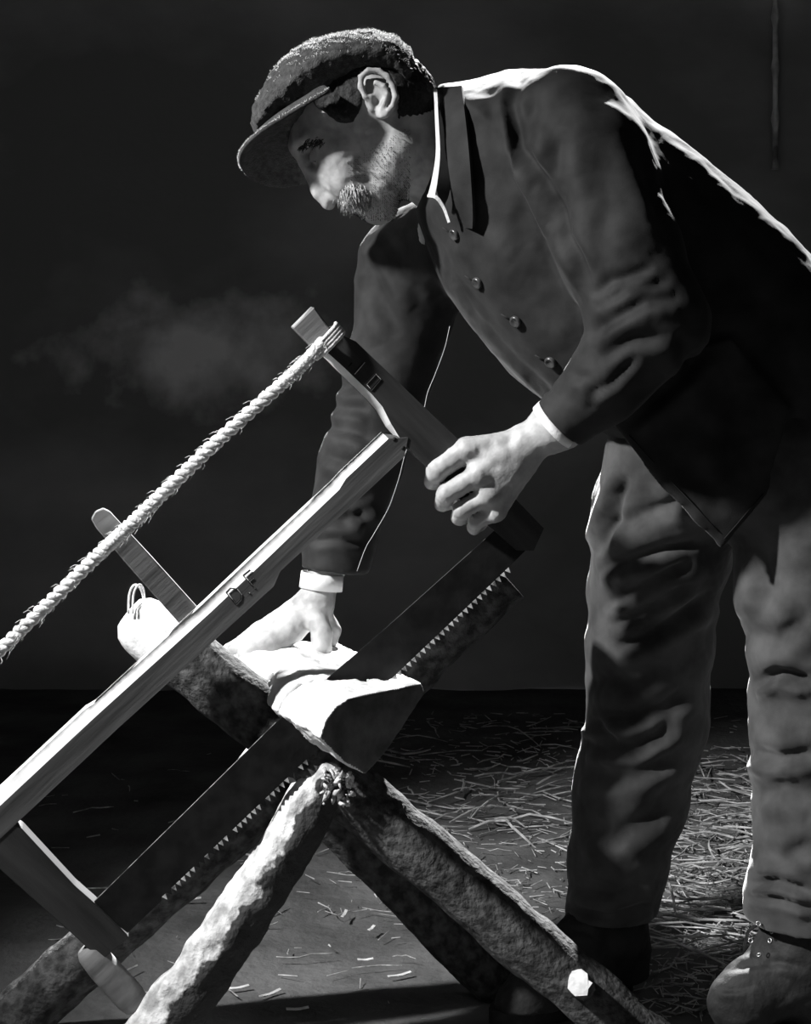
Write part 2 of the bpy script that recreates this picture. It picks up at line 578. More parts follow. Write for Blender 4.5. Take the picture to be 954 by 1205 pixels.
# ------------------------------------------------------------------ the setting
WALL_Y = 4.9
n = 160
V, Fc = [], []
for i in range(n + 1):
    for j in range(n + 1):
        x = -3.2 + 6.4 * i / n; y = -0.6 + (WALL_Y + 0.6) * j / n
        z = 0.012 * noise.fractal(Vector((x * 2.2, y * 2.2, 0)), 1.0, 2.0, 4) - 0.006
        V.append((x, y, min(z, 0.006)))
for i in range(n):
    for j in range(n):
        a = i * (n + 1) + j
        Fc.append((a, a + n + 1, a + n + 2, a + 1))
tag(mesh_obj('floor', V, Fc, M['floor']), 'dark packed-earth floor of the barn', kind='structure')

V, Fc = [], []
nx, nz = 120, 70
for i in range(nx + 1):
    for j in range(nz + 1):
        x = -3.2 + 6.4 * i / nx; z = -0.02 + 2.055 * j / nz
        V.append((x, WALL_Y + 0.02 * noise.fractal(Vector((x * 1.3, 7, z * 1.3)), 1.0, 2.0, 4), z))
for i in range(nx):
    for j in range(nz):
        a = i * (nz + 1) + j
        Fc.append((a, a + nz + 1, a + nz + 2, a + 1))
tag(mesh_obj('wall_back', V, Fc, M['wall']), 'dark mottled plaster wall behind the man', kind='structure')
V, Fc = box_data(-3.4, -3.2, -0.6, WALL_Y + 0.1, -0.02, 3.7)
tag(mesh_obj('wall_left', V, Fc, M['wall'], smooth=False), kind='structure')
V, Fc = box_data(3.2, 3.4, -0.6, WALL_Y + 0.1, -0.02, 3.7)
tag(mesh_obj('wall_right', V, Fc, M['wall'], smooth=False), kind='structure')
# unseen opening added over the back wall, shaped to throw sun on the man
RZ = 3.62
V, Fc = join([box_data(-3.2, -0.28, WALL_Y - 0.02, WALL_Y + 0.1, 2.0, RZ), box_data(1.18, 3.2, WALL_Y - 0.02, WALL_Y + 0.1, 2.0, RZ)])
tag(mesh_obj('wall_back_upper', V, Fc, M['wall'], smooth=False), kind='structure')
V, Fc = join([box_data(-0.28, 1.18, WALL_Y - 0.01, WALL_Y + 0.06, 2.03, 2.06), box_data(-0.28, 1.18, WALL_Y - 0.01, WALL_Y + 0.06, RZ - 0.03, RZ)])
tag(mesh_obj('added_sun_opening', V, Fc, M['roof'], smooth=False), kind='structure')
V, Fc = box_data(-3.4, 3.4, -0.6, WALL_Y + 0.02, RZ, RZ + 0.05)
tag(mesh_obj('ceiling', V, Fc, M['roof'], smooth=False), kind='structure')

# iron rod hanging on the wall, top right
rp = [P(912, y, WALL_Y - 0.05) for y in range(-40, 206, 12)]
tag(tube('hanging_rod', rp, [0.008 + 0.005 * (i % 5 == 0) for i in range(len(rp))], M['iron']),
    'thin iron rod hanging on the dark back wall at top right', 'rod')

# ------------------------------------------------------------------ sawhorse of rough poles
horse = empty('sawhorse', P(400, 1215, 2.4) * 1.0, 'rough sawhorse of crossed bark-covered poles carrying the log', 'sawhorse')
horse.location.z = 0

def pole(name, a, b, ra, rb, mat, parent, seed=0, taper_a=1.0, pale_a=0.0, bumps=0.10, knots=(), seg=30, rings=90, endmat=None, split=None):
    """a branch: swept rings with bark relief; slot 0 bark, slot 1 pale chopped wood"""
    a = Vector(a); b = Vector(b); ax = b - a
    u, w = frame_from(ax)
    V, Fc, mi = [], [], []
    for i in range(rings + 1):
        t = i / rings
        bend = (u * math.sin(t * 5 + seed) + w * math.cos(t * 4 + seed * 2)) * 0.006
        c = a + ax * t + bend
        r = ra + (rb - ra) * t
        if taper_a < 1.0 and t < pale_a:
            s = t / pale_a
            r *= taper_a + (1 - taper_a) * math.sqrt(max(0, 1 - (1 - s) ** 2))
        for k in range(seg):
            an = 2 * math.pi * k / seg
            d = u * math.cos(an) + w * math.sin(an)
            q = c + d * r
            nz_ = noise.fractal(q * 16 + Vector((seed * 9, 0, 0)), 0.9, 2.0, 3) * bumps
            ridge = abs(noise.noise(Vector((math.cos(an) * 4.5, math.sin(an) * 4.5, t * 6 + seed)))) * bumps * 1.2
            V.append(c + d * r * (1 + nz_ + ridge - 0.05))
    for i in range(rings):
        for k in range(seg):
            k2 = (k + 1) % seg
            Fc.append((i * seg + k, i * seg + k2, (i + 1) * seg + k2, (i + 1) * seg + k))
            edge = pale_a + (0.03 if pale_a else 0.0) * noise.noise(Vector((k * 0.7, seed, 0)))
            sl_ = 2 if split is not None else 0
            mi.append(1 if (i / rings) < edge else sl_)
    Fc.append(tuple(reversed(range(seg)))); mi.append(1)
    Fc.append(tuple(rings * seg + k for k in range(seg))); mi.append(1)
    o = mesh_obj(name, V, Fc, None, parent, True, [mat, endmat or M['barkpale'], M['splitbark']], mi)
    if split is not None:                                # how far each point lies on the side that kept its bark
        at = o.data.attributes.new('bark_side', 'FLOAT', 'POINT')
        vals = []
        for i in range(rings + 1):
            for k in range(seg):
                an = 2 * math.pi * k / seg
                vals.append((u * math.cos(an) + w * math.sin(an)).dot(split))
        at.data.foreach_set('value', vals)
    return o

legA = pole('leg', P(152, 722, 2.42), P(800, 1258, 2.33), 0.046, 0.042, M['bark'], horse, 1, 0.5, 0.085, endmat=M['palewood'])
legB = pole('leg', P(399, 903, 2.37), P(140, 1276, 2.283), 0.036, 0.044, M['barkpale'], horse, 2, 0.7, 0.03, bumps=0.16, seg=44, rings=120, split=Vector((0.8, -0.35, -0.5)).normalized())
legC = pole('leg', P(592, 676, 2.47), P(0, 1226, 2.424), 0.040, 0.045, M['bark'], horse, 3, 0.9, 0.0, endmat=M['bark'])
legD = pole('leg', P(292, 884, 2.56), P(600, 1172, 2.59), 0.030, 0.033, M['bark'], horse, 4)
# lopped branch stub near the foot of the long leg, with its bright cut face
s0 = P(690, 1168, 2.36); s1 = P(681, 1156, 2.275)
Vs, Fs = tube_data([s0, s0.lerp(s1, 0.6), s1], [0.019, 0.017, 0.0165], 14)
Vs = [v + Vector((random.gauss(0, .0012), 0, random.gauss(0, .0014))) for v in Vs]
tag(mesh_obj('branch_stub', Vs, Fs, None, horse, False, [M['bark'], M['palewood']], [0] * (len(Fs) - 1) + [1]), 'pale cut branch stub')
# frayed bark splinters at the joint
for k in range(46):
    c = P(396 + random.uniform(-16, 20), 922 + random.uniform(-16, 26), 2.318 + random.uniform(-0.006, 0.012))
    r = random.uniform(0.002, 0.0055)
    d = Vector((random.uniform(-1, 1), random.uniform(-1, 0.2), random.uniform(-1, 1))).normalized() * r * 1.6
    tube('bark_flake', [c - d, c, c + d], [r * 0.4, r * 0.8, r * 0.2], random.choice([M['barkpale'], M['bark'], M['barkpale']]), horse, 5)
# loop of twine tied over the chopped end
for off, wv in ((0, 0.0), (5, 0.4)):
    lp = [P(151 + off, 722, 2.372), P(152 + off, 700, 2.385), P(157 + off, 689, 2.39), P(163 + off * 0.8, 690, 2.40), P(168 + off * 0.3, 700, 2.41), P(169, 716, 2.42)]
    tube('twine_loop', spline(lp, 22), 0.0016, M['rope'], horse, 6)

# ------------------------------------------------------------------ the log being cut
lg = SDF((-0.34, 2.14, 0.36), (0.06, 2.74, 0.62), 0.003)
near = [(376, 868), (383, 848), (394, 832), (410, 822), (434, 816), (465, 811), (496, 804), (500, 816), (478, 850), (452, 888), (430, 912), (404, 896)]
LC = P(437, 850, 2.25); LN = Vector((0.72, -0.69, 0.0)).normalized()      # the sawn-off end faces right and towards us
LA = Vector((-0.42, 0.905, 0.02)).normalized()
def on_end(u, v):
    o = Vector((0, 0, CZ)); d = P(u, v, 1.0) - o
    return o + d * ((LC - o).dot(LN) / d.dot(LN))
endp = [on_end(u, v) for u, v in near]
r = (slice(None),) * 3
x, y, z = lg.xyz(r)
for j, yy in enumerate(lg.ax[1]):
    sh = []
    for p in endp:
        q = p + LA * ((yy - p.y) / LA.y)
        sh.append((q.x, q.z))
    lg.d[:, j, :] = lg.poly2d(sh, r)
ed = (x - LC.x) * LN.x + (y - LC.y) * LN.y + (z - LC.z) * LN.z
lg.d = np.maximum(lg.d, np.maximum(ed, y - 2.60)).astype(np.float32)
# saw frame axes
SN = Vector((-0.16, 0.985, 0.05)).normalized()          # away from the camera
SP0 = P(465, 515, 2.33)
def saw(px, py, back=0.0):
    o = Vector((0, 0, CZ)); d = P(px, py, 1.0) - o
    t = (SP0 - o).dot(SN) / d.dot(SN)
    return o + d * t + SN * back
# the kerf: a thin slot in the blade's plane down to the tooth line
ka, kb = saw(330, 905), saw(470, 790)
e1 = (kb - ka).normalized(); e2 = SN.cross(e1).normalized()
if e2.z < 0: e2 = -e2
X_, Y_, Z_ = lg.xyz(r)
dn = (X_ - ka.x) * SN.x + (Y_ - ka.y) * SN.y + (Z_ - ka.z) * SN.z - 0.0015
dh = (X_ - ka.x) * e2.x + (Y_ - ka.y) * e2.y + (Z_ - ka.z) * e2.z
slot = np.maximum(np.abs(dn) - 0.0042, -dh - 0.004)
lg.d = np.maximum(lg.d, -slot).astype(np.float32)
# broken lump on the far part, under the resting hand
for u, v, Y, rr in ((345, 795, 2.47, 0.028), (368, 788, 2.50, 0.026), (322, 806, 2.46, 0.024), (386, 788, 2.52, 0.02)):
    lg.ball(P(u, v, Y), rr, 0.01)
V, Q = lg.mesh(1)
N_ = normals(V, Q)
dist = (V - np.array(LC)) @ np.array(LN)
w_ = np.clip(-dist / 0.03, 0.1, 1)
dd = np.array([noise.fractal(Vector(p * 42), 1.0, 2.0, 4) for p in V])
V = V + N_ * (dd * 0.0035 * w_)[:, None]
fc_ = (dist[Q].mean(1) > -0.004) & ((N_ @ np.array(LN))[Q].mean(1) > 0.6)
tag(np_mesh('log', V, Q, None, None, [M['palewood'], M['logend_shaded']], fc_.astype(np.int32)), 'pale debarked log half sawn through, lying in the crotch of the sawhorse', 'log')

# ------------------------------------------------------------------ bow saw
sawe = empty('bow_saw', saw(300, 850), 'old wooden frame saw with twisted rope and wide blade', 'saw')
def plate(name, outline, t, mat, start=0.0, parent=None, bevel=0.0015):
    return prism(name, [saw(u, v, start) for u, v in outline], [saw(u, v, start) + SN * t for u, v in outline], mat, parent or sawe, bevel)

def loft(name, layers, mats, parent, strip=None):
    """stacked matching outlines; faces in `strip` (layer, edge indices) take the second material"""
    n = len(layers[0]); V = [p for L in layers for p in L]; Fc = []; mi = []
    Fc.append(tuple(range(n))); mi.append(0)
    Fc.append(tuple(reversed(range((len(layers) - 1) * n, len(layers) * n)))); mi.append(0)
    for l in range(len(layers) - 1):
        for k in range(n):
            k2 = (k + 1) % n
            Fc.append((l * n + k2, l * n + k, (l + 1) * n + k, (l + 1) * n + k2)); mi.append(1 if strip and (l, k) in strip else 0)
    o = mesh_obj(name, V, Fc, None, parent, False, mats, mi)
    bm = bmesh.new(); bm.from_mesh(o.data); bmesh.ops.recalc_face_normals(bm, faces=bm.faces); bm.to_mesh(o.data); bm.free()
    return o
so_ = [(452, 511), (480, 515), (476, 537), (440, 571), (330, 672), (322, 690), (160, 838), (140, 856), (60, 931), (-30, 1015), (-60, 985), (-8, 938), (100, 837), (112, 830), (240, 712), (300, 655), (392, 569), (402, 558)]
ins = {0: 5, 10: 8, 11: 9, 12: 9, 13: 7, 14: 8, 15: 8, 16: 7, 17: 5}
sf_ = [(u + ins.get(k, 0), v + ins.get(k, 0) * 1.05) for k, (u, v) in enumerate(so_)]
stretcher = loft('stretcher', [[saw(u, v, 0) for u, v in sf_], [saw(u, v, 0.012) for u, v in so_], [saw(u, v, 0.030) for u, v in so_]], [M['bar'], M['beam_lit_worn']], sawe, {(l, k) for k in (10, 11, 12, 13, 14, 15, 16, 17) for l in (0, 1)})  # pale strip: light on the chamfer painted in
ro_ = [(346, 386), (369, 362), (391, 389), (419, 402), (540, 518), (640, 622), (628, 648), (608, 648), (560, 606), (500, 548), (470, 520), (455, 503), (444, 484), (432, 470), (400, 439), (381, 420), (374, 408)]
ins = {10: 2, 11: 5, 12: 6, 13: 6, 14: 6, 15: 5}
rf_ = [(u + ins.get(k, 0), v - ins.get(k, 0) * 0.9) for k, (u, v) in enumerate(ro_)]
ra = loft('arm', [[saw(u, v, 0.001) for u, v in rf_], [saw(u, v, 0.010) for u, v in ro_], [saw(u, v, 0.029) for u, v in ro_]], [M['arm'], M['beam_lit_worn']], sawe, {(0, k) for k in range(10, 16)})
la = plate('arm', [(-70, 905), (-30, 918), (8, 966), (25, 975), (50, 1002), (88, 1043), (112, 1064), (152, 1104), (118, 1132), (92, 1106), (0, 1024), (-70, 955)], 0.030, M['arm'], 0.001)
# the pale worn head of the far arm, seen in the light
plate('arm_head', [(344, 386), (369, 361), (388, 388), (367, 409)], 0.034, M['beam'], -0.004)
# turned grip below the blade on the near arm
g0, g1 = saw(100, 1120, 0.014), saw(163, 1190, 0.014)
gp = [g0.lerp(g1, t) for t in (0, 0.08, 0.3, 0.6, 0.85, 0.96, 1.0)]
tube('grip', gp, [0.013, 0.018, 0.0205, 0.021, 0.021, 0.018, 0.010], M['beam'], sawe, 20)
# blade
def blade_outline():
    back = [(600, 610), (455, 740), (325, 852), (108, 1066)]
    cut = [(150, 1100), (190, 1062)]
    pts = list(back) + cut
    a, b = Vector((190, 1058)), Vector((600, 668))
    nT = 74
    for i in range(nT):
        p = a.lerp(b, i / nT); q = a.lerp(b, (i + 0.5) / nT)
        pts.append((p.x, p.y)); pts.append((q.x + 4.2, q.y + 4.4))
    pts.append((b.x, b.y)); pts.append((628, 640))
    return pts
bo = blade_outline()
cb = [saw(u, v, 0.006) for u, v in bo]
V, Fc = [], []
# triangulated by bmesh so that the toothed outline stays clean
bm = bmesh.new()
fv = [bm.verts.new(p) for p in cb]
f = bm.faces.new(fv)
bmesh.ops.triangulate(bm, faces=[f])
geo = bmesh.ops.extrude_face_region(bm, geom=list(bm.faces))
bmesh.ops.translate(bm, vec=SN * 0.0018, verts=[g for g in geo['geom'] if isinstance(g, bmesh.types.BMVert)])
bmesh.ops.recalc_face_normals(bm, faces=bm.faces)
me = bpy.data.meshes.new('blade'); bm.to_mesh(me); bm.free()
me.materials.append(M['steel'])
blade = link(bpy.data.objects.new('blade', me), sawe)
# light on the back edge and set teeth, painted in as pale steel
tube('blade_back', [saw(325, 852, 0.007), saw(220, 956, 0.007), saw(109, 1065, 0.007)], 0.0008, M['tooth'], blade, 6)
tri = None
for i in range(74):
    a, b = Vector((190, 1058)), Vector((600, 668))
    t = (i + 0.5) / 74
    if 0.43 < t < 0.63 or (t < 0.43 and random.random() < 0.5): continue
    p = a.lerp(b, t)
    c = [saw(p.x - 2.2, p.y + 2.0, 0.0055), saw(p.x + 2.2, p.y - 2.0, 0.0055), saw(p.x + 4.0, p.y + 4.2, 0.003)]
    d = [q + SN * 0.0032 for q in c]
    mesh_obj('saw_tooth', c + d, [(0, 1, 2), (5, 4, 3), (0, 3, 4, 1), (1, 4, 5, 2), (2, 5, 3, 0)], M['tooth'], blade, False)
# rope: two plied strands, thicker where the toggle winds it
def strands(path, R, rs, turns, nst, nm, parent, seg=7):
    N = len(path); datas = []
    ph0 = 0
    for s in range(nst):
        pts = []
        u = None
        for i, p in enumerate(path):
            t = (path[min(i + 1, N - 1)] - path[max(i - 1, 0)]).normalized()
            if u is None: u, _ = frame_from(t)
            u = (u - t * u.dot(t)).normalized(); w = t.cross(u)
            a = 2 * math.pi * (turns * i / (N - 1) + s / nst)
            rr = R[i] if hasattr(R, '__len__') else R
            pts.append(p + (u * math.cos(a) + w * math.sin(a)) * rr)
        datas.append(tube_data(pts, rs, seg))
    V, Fc = join(datas)
    return mesh_obj(nm, V, Fc, M['rope'], parent)
rpath = spline([saw(380, 401, -0.006), saw(360, 424, -0.008), saw(330, 452, -0.01), saw(262, 512, -0.012), saw(200, 571, -0.012), saw(150, 619, -0.014),
                saw(118, 649, -0.012), saw(60, 706, -0.01), saw(0, 764, -0.008), saw(-60, 822, -0.006)], 420)
rope = strands(rpath, [0.0042 + 0.0012 * math.sin(i / 420 * math.pi) for i in range(420)], 0.0048, 34, 2, 'tension_rope', sawe)
# rope binding round the head of the arm
for k in range(4):
    o = k * 3.0
    rb_ = [saw(362 + o, 414 + o * 0.9, -0.004), saw(374 + o, 404 + o * 0.9, -0.011), saw(392 + o * .9, 386 + o, -0.006), saw(396 + o * .9, 382 + o, 0.012), saw(388 + o, 396 + o, 0.034)]
    tube('rope_turn', spline(rb_, 18), 0.0035, M['rope'], rope, 7)
# loose fibres standing off the rope
fd = []
for k in range(420):
    i = random.randrange(5, 400); p = rpath[i]
    d = Vector((random.gauss(0, 1), random.gauss(0, 1), random.gauss(0, 1))).normalized()
    a = p + d * 0.008; L = random.uniform(0.004, 0.011)
    t = (rpath[i + 4] - rpath[i]).normalized()
    fd.append(tube_data([a, a + d * L * 0.5 + t * L * 0.3, a + d * L * 0.7 + t * L], [0.0005, 0.0004, 0.0002], 3))
V, Fc = join(fd)
tag(mesh_obj('rope_fibre', V, Fc, M['rope'], rope), kind='stuff')
# toggle stick through the rope, its lower end behind the stretcher
o1 = [(107, 612), (112, 603), (121, 599), (129, 603), (176, 655), (226, 712), (262, 752), (240, 772), (196, 722), (150, 668), (113, 623)]
prism('toggle_stick', [saw(u, v, 0.004 + 0.030 * max(0, (v - 600) / 150)) for u, v in o1], [saw(u, v, 0.014 + 0.030 * max(0, (v - 600) / 150)) for u, v in o1], M['beam'], sawe)
# carved letters D.F on the stretcher, I and a square on the arm
def stroke(pl, parent, dz=-0.0004, r=0.0010, hl=True):
    tube('carved_letter', [saw(u, v, dz) for u, v in pl], r, M['groove'], parent, 5)
    if hl:
        tube('carved_edge', [saw(u + 1.3, v + 0.4, dz - 0.0001) for u, v in pl], 0.0005, M['edge'], parent, 5)  # pale line beside the groove: painted highlight on its edge
stroke([(266, 697), (277, 711)], stretcher)
stroke([(266, 697), (271, 692), (278, 693), (283, 699), (282, 706), (277, 711)], stretcher)
stroke([(291.5, 698), (292.5, 697)], stretcher)
stroke([(286, 677), (299, 692)], stretcher)
stroke([(286, 677), (294, 670.5)], stretcher)
stroke([(292, 684), (297, 680)], stretcher)
stroke([(416, 440), (428, 426)], ra, 0.0006)
stroke([(410, 432), (414, 427)], ra, 0.0006, hl=False)
stroke([(430, 452), (436, 459), (447, 446), (441, 440), (430, 452)], ra, 0.0006)
# maker's pegs at the joint
for u, v in ((464, 517), (474, 527)):
    c = saw(u, v, -0.0005)
    tube('peg', [c, c + SN * 0.004], 0.003, M['groove'], ra, 8)

# ------------------------------------------------------------------ the man
man = empty('person', Vector((0.45, 2.53, 0)), 'man in flat cap, dark work jacket and trousers bending over the sawhorse, sawing', 'person')
YM = 2.56

# ---- body: one continuous surface
bd = SDF((-0.32, 2.24, 0.08), (0.74, 2.86, 1.50), 0.0032)
YH = 2.50; hs = YH / F
def hp(u, v, dy=0.0):
    p = P(u, v, YH); return (p.x, YH + dy, p.z)
bd.ell(hp(424, 130), (82 * hs, 0.078, 70 * hs), math.radians(25), 0.01)
bd.ell(hp(406, 188), (70 * hs, 0.057, 45 * hs), math.radians(-41), 0.025)
for sgn in (-1, 1):
    bd.cone(hp(352, 172, 0), hp(366, 168, 0.042 * sgn), 10 * hs, 9 * hs, 0.012)               # brow
    bd.ball(hp(402, 186, 0.042 * sgn), 17 * hs, 0.025)                                         # cheekbone
    bd.cone(hp(442, 238, 0.018 * sgn), hp(470, 180, 0.050 * sgn), 18 * hs, 20 * hs, 0.025)     # jaw
    bd.ball(hp(410, 214, 0.035 * sgn), 19 * hs, 0.02)                                         # cheek by the mouth
bd.ball(hp(447, 245), 18 * hs, 0.02)                                                          # chin
bd.ball(hp(427, 227), 20 * hs, 0.02)                                                          # muzzle
bd.cone(hp(417, 239, -0.018), hp(417, 239, 0.018), 5 * hs, 5 * hs, 0.006)                     # upper lip
bd.cone(hp(429, 244, -0.016), hp(429, 244, 0.016), 6 * hs, 6 * hs, 0.006)                     # lower lip
for sgn in (-1, 1):
    bd.ball(hp(362, 186, 0.034 * sgn), 15 * hs, 0.012, True)                                  # eye socket
    bd.ball(hp(377, 184, 0.029 * sgn), 11.5 * hs, 0.004)                                      # lowered lid
    bd.cone(hp(365, 190, 0.018 * sgn), hp(372, 194, 0.044 * sgn), 1.6 * hs, 1.6 * hs, 0.003)
bd.cone(hp(361, 190), hp(378, 226), 8 * hs, 11 * hs, 0.012)                                   # nose
bd.cone(hp(377, 222), hp(386, 238), 10 * hs, 9 * hs, 0.006)
for sgn in (-1, 1):
    bd.cone(hp(396, 230, 0.012 * sgn), hp(388, 233, 0.009 * sgn), 8.5 * hs, 7 * hs, 0.005)
    bd.ball(hp(396, 240, 0.009 * sgn), 4 * hs, 0.003, True)
# ear
for sgn in (-1, 1):
    ye = 0.083 * sgn
    rim = [(431, 124), (426, 112), (427, 101), (435, 95), (447, 95), (457, 102), (463, 113), (466, 125), (462, 136), (455, 144), (450, 146)]
    bd.ell(hp(446, 119, 0.076 * sgn), (24 * hs, 0.007, 17 * hs), math.radians(-62), 0.006)
    prev = None
    for i, (u, v) in enumerate(rim):
        yy = ye + sgn * (0.010 if 2 < i < 9 else 0.004)
        cur = hp(u, v, yy)
        if prev: bd.cone(prev, cur, 3.6 * hs, 3.6 * hs, 0.003)
        prev = cur
    an = [(443, 107), (452, 112), (456, 122), (453, 132), (449, 140)]
    prev = None
    for u, v in an:
        cur = hp(u, v, ye + sgn * 0.003)
        if prev: bd.cone(prev, cur, 3.4 * hs, 3.4 * hs, 0.003)
        prev = cur
    bd.cone(hp(437, 125, ye), hp(439, 135, ye - sgn * 0.004), 5 * hs, 5 * hs, 0.004)          # tragus
    bd.cone(hp(450, 139, ye), hp(448, 143, ye), 6 * hs, 5 * hs, 0.004)                        # lobe
    bd.ball(hp(446, 122, 0.094 * sgn), 6 * hs, 0.004, True)
# neck and trunk inside the clothes
bd.cone(hp(462, 162), (*P(555, 205, 2.54),), 0.062, 0.068, 0.03)
bd.chain([(P(560, 215, YM), 0.085), (P(700, 270, YM), 0.11), (P(840, 400, YM), 0.12), (P(885, 500, YM), 0.11)], 0.05)
bd.chain([(P(570, 210, YM), 0.07), (P(680, 165, 2.43), 0.058), (P(762, 372, 2.31), 0.042), (P(705, 445, 2.325), 0.040), (P(660, 497, 2.345), 0.031), (P(622, 522, 2.358), 0.0265)], 0.03)
bd.chain([(P(570, 240, YM), 0.07), (P(500, 310, 2.70), 0.055), (P(455, 440, 2.69), 0.045), (P(420, 560, 2.63), 0.036), (P(391, 650, 2.59), 0.026), (P(374, 702, 2.57), 0.0255)], 0.03)
bd.chain([(P(870, 520, 2.53), 0.10), (P(775, 650, 2.61), 0.075), (P(759, 850, 2.62), 0.055), (P(722, 1040, 2.615), 0.042), (P(716, 1080, 2.61), 0.042)], 0.04)
bd.chain([(P(890, 520, 2.53), 0.10), (P(960, 640, 2.46), 0.08), (P(958, 830, 2.45), 0.058), (P(948, 1050, 2.44), 0.042), (P(946, 1090, 2.435), 0.042)], 0.04)
# near (left) hand closed round the saw arm
mcp = [(549, 529, 2.348), (563, 558, 2.338), (575, 582, 2.342), (583, 603, 2.352)]
pip = [(514, 554, 2.345), (525, 581, 2.340), (543, 600, 2.345), (560, 614, 2.353)]
dip = [(510, 566, 2.378), (521, 592, 2.374), (540, 609, 2.378), (558, 621, 2.383)]
tip = [(528, 562, 2.408), (540, 588, 2.408), (556, 604, 2.408), (570, 614, 2.408)]
rad = [(0.0165, 0.0152, 0.0128), (0.0155, 0.0140, 0.012), (0.0142, 0.0125, 0.0112), (0.0125, 0.0108, 0.0100)]
wr = P(618, 524, 2.356)
for i in range(4):
    a, b, c, d = P(*mcp[i]), P(*pip[i]), P(*dip[i]), P(*tip[i])
    r0, r1, r2 = rad[i]
    bd.cone(wr, a, 0.022, r0 * 1.05, 0.014)
    bd.ball(a + Vector((0, -0.004, 0)), r0 * 1.02, 0.006)
    bd.cone(a, b, r0 * 0.95, r1, 0.003)
    bd.cone(b, c, r1, r2, 0.0025)
    bd.cone(c, d, r2, r2 * 0.85, 0.0025)
bd.cone(P(612, 545, 2.36), P(585, 585, 2.36), 0.022, 0.018, 0.015)
bd.chain([(P(606, 545, 2.375), 0.019), (P(575, 545, 2.412), 0.014), (P(548, 535, 2.425), 0.012), (P(530, 545, 2.428), 0.010)], 0.006)
# far (right) hand on the log, thumb towards us, fingers over the far side
w2 = P(370, 712, 2.568)
fm = [(322, 752, 2.545), (312, 748, 2.570), (304, 748, 2.592), (298, 752, 2.612)]
fp = [(291, 768, 2.536), (279, 765, 2.562), (272, 768, 2.588), (270, 774, 2.61)]
ft = [(287, 812, 2.545), (268, 806, 2.57), (262, 804, 2.595), (262, 806, 2.615)]
for i in range(4):
    a, b, c = P(*fm[i]), P(*fp[i]), P(*ft[i])
    bd.cone(w2, a, 0.021, 0.0165, 0.015)
    bd.cone(a, b, 0.0165, 0.0145, 0.005)
    bd.cone(b, c, 0.0145, 0.0125, 0.004)
bd.cone(P(345, 735, 2.56), P(310, 765, 2.545), 0.024, 0.022, 0.015)
bd.chain([(P(370, 722, 2.553), 0.018), (P(379, 746, 2.535), 0.0155), (P(378, 764, 2.525), 0.0145), (P(371, 777, 2.522), 0.0115)], 0.006)
bd.cone(P(370, 781, 2.5115), P(373, 774, 2.5095), 0.0050, 0.0050, 0.001)
bd.chain([(P(385, 728, 2.575), 0.012), (P(393, 742, 2.57), 0.0105), (P(390, 756, 2.565), 0.009)], 0.005)
V, Q = bd.mesh(1)
del bd
V = creases(V, Q, [([(404, 222), (412, 212), (428, 212), (452, 222)], 2.2, 3.5), ([(428, 208), (455, 214), (474, 224)], 2.5, 3.0),
                   ([(346, 172), (356, 180), (372, 178)], 1.5, 2.5), ([(396, 196), (404, 186), (418, 182)], 1.2, 2.5), ([(414, 236), (424, 228), (440, 228), (450, 240)], 2.0, 3.0), ([(404, 205), (420, 200), (436, 204)], 1.0, 2.5), ([(466, 172), (474, 195), (470, 220)], 1.2, 3.0), ([(408, 246), (420, 244), (432, 240)], 1.5, 2.0),
                   ([(604, 500), (598, 520), (603, 540)], 1.6, 4), ([(560, 530), (590, 523), (612, 512)], 2.0, 5), ([(568, 556), (592, 545)], 1.5, 5),
                   ([(345, 738), (358, 748), (372, 742)], 1.5, 3), ([(348, 705), (365, 712), (392, 706)], 1.0, 2.5)])
V = rough(V, Q, 0.0009, 90, 3)
body = np_mesh('body', V, Q, M['skin'], man)
V_body, N_body = V, normals(V, Q)
headbvh = bvh_of(V, Q)

# hair at the nape; temple part is dark in place of the cap's shade
hr = SDF((-0.2, 2.38, 1.15), (0.08, 2.62, 1.46), 0.003)
hr.ell(hp(430, 126), (86 * hs, 0.0835, 68 * hs), math.radians(15), 0.01)
for sgn in (-1, 1):
    hr.cone(hp(378, 124, 0.060 * sgn), hp(408, 140, 0.068 * sgn), 0.016, 0.015, 0.01)
hpoly = [(P(u, v, YH).x, P(u, v, YH).z) for u, v in [(368, 60), (372, 130), (388, 142), (402, 152), (418, 152), (429, 128), (424, 92), (458, 92), (470, 120), (466, 158), (520, 185), (540, 60)]]
hr.d = np.maximum(hr.d, hr.poly2d(hpoly, (slice(None),) * 3)[:, None, :])
V, Q = hr.mesh(1)
V = rough(V, Q, 0.002, 160, 2)
np_mesh('hair', V, Q, M['darkhair'], man)

# moustache and eyebrows: bunches of short hairs
def bristles(name, centres, n, length, spread, mat, parent, lean):
    datas = []
    for k in range(n):
        c = random.choice(centres)
        p = c + Vector((random.gauss(0, spread), random.gauss(0, spread * 0.6), random.gauss(0, spread)))
        d = (lean + Vector((random.gauss(0, .35), random.gauss(0, .35), random.gauss(0, .35)))).normalized()
        L = length * random.uniform(0.6, 1.2)
        datas.append(tube_data([p, p + d * L * 0.5, p + d * L + Vector((0, 0, -L * 0.2))], [0.0007, 0.0006, 0.0002], 3))
    V, Fc = join(datas)
    return tag(mesh_obj(name, V, Fc, mat, parent), kind='stuff')
mc = []
for u, v in ((408, 226), (412, 222), (418, 221), (424, 224), (430, 228), (411, 232), (418, 231), (424, 234), (429, 237)):
    loc, nor = hit(headbvh, u, v, 2.44)
    mc.append(loc)
    mc.append(Vector((loc.x, 2 * YH - loc.y, loc.z)))
for dy in (-0.02, -0.01, 0, 0.01, 0.02):
    mc.append(Vector(hp(407, 233, dy)))
bristles('moustache', mc, 1500, 0.014, 0.0042, M['hair'], man, Vector((0.15, -0.1, -1)))
bv = V_body
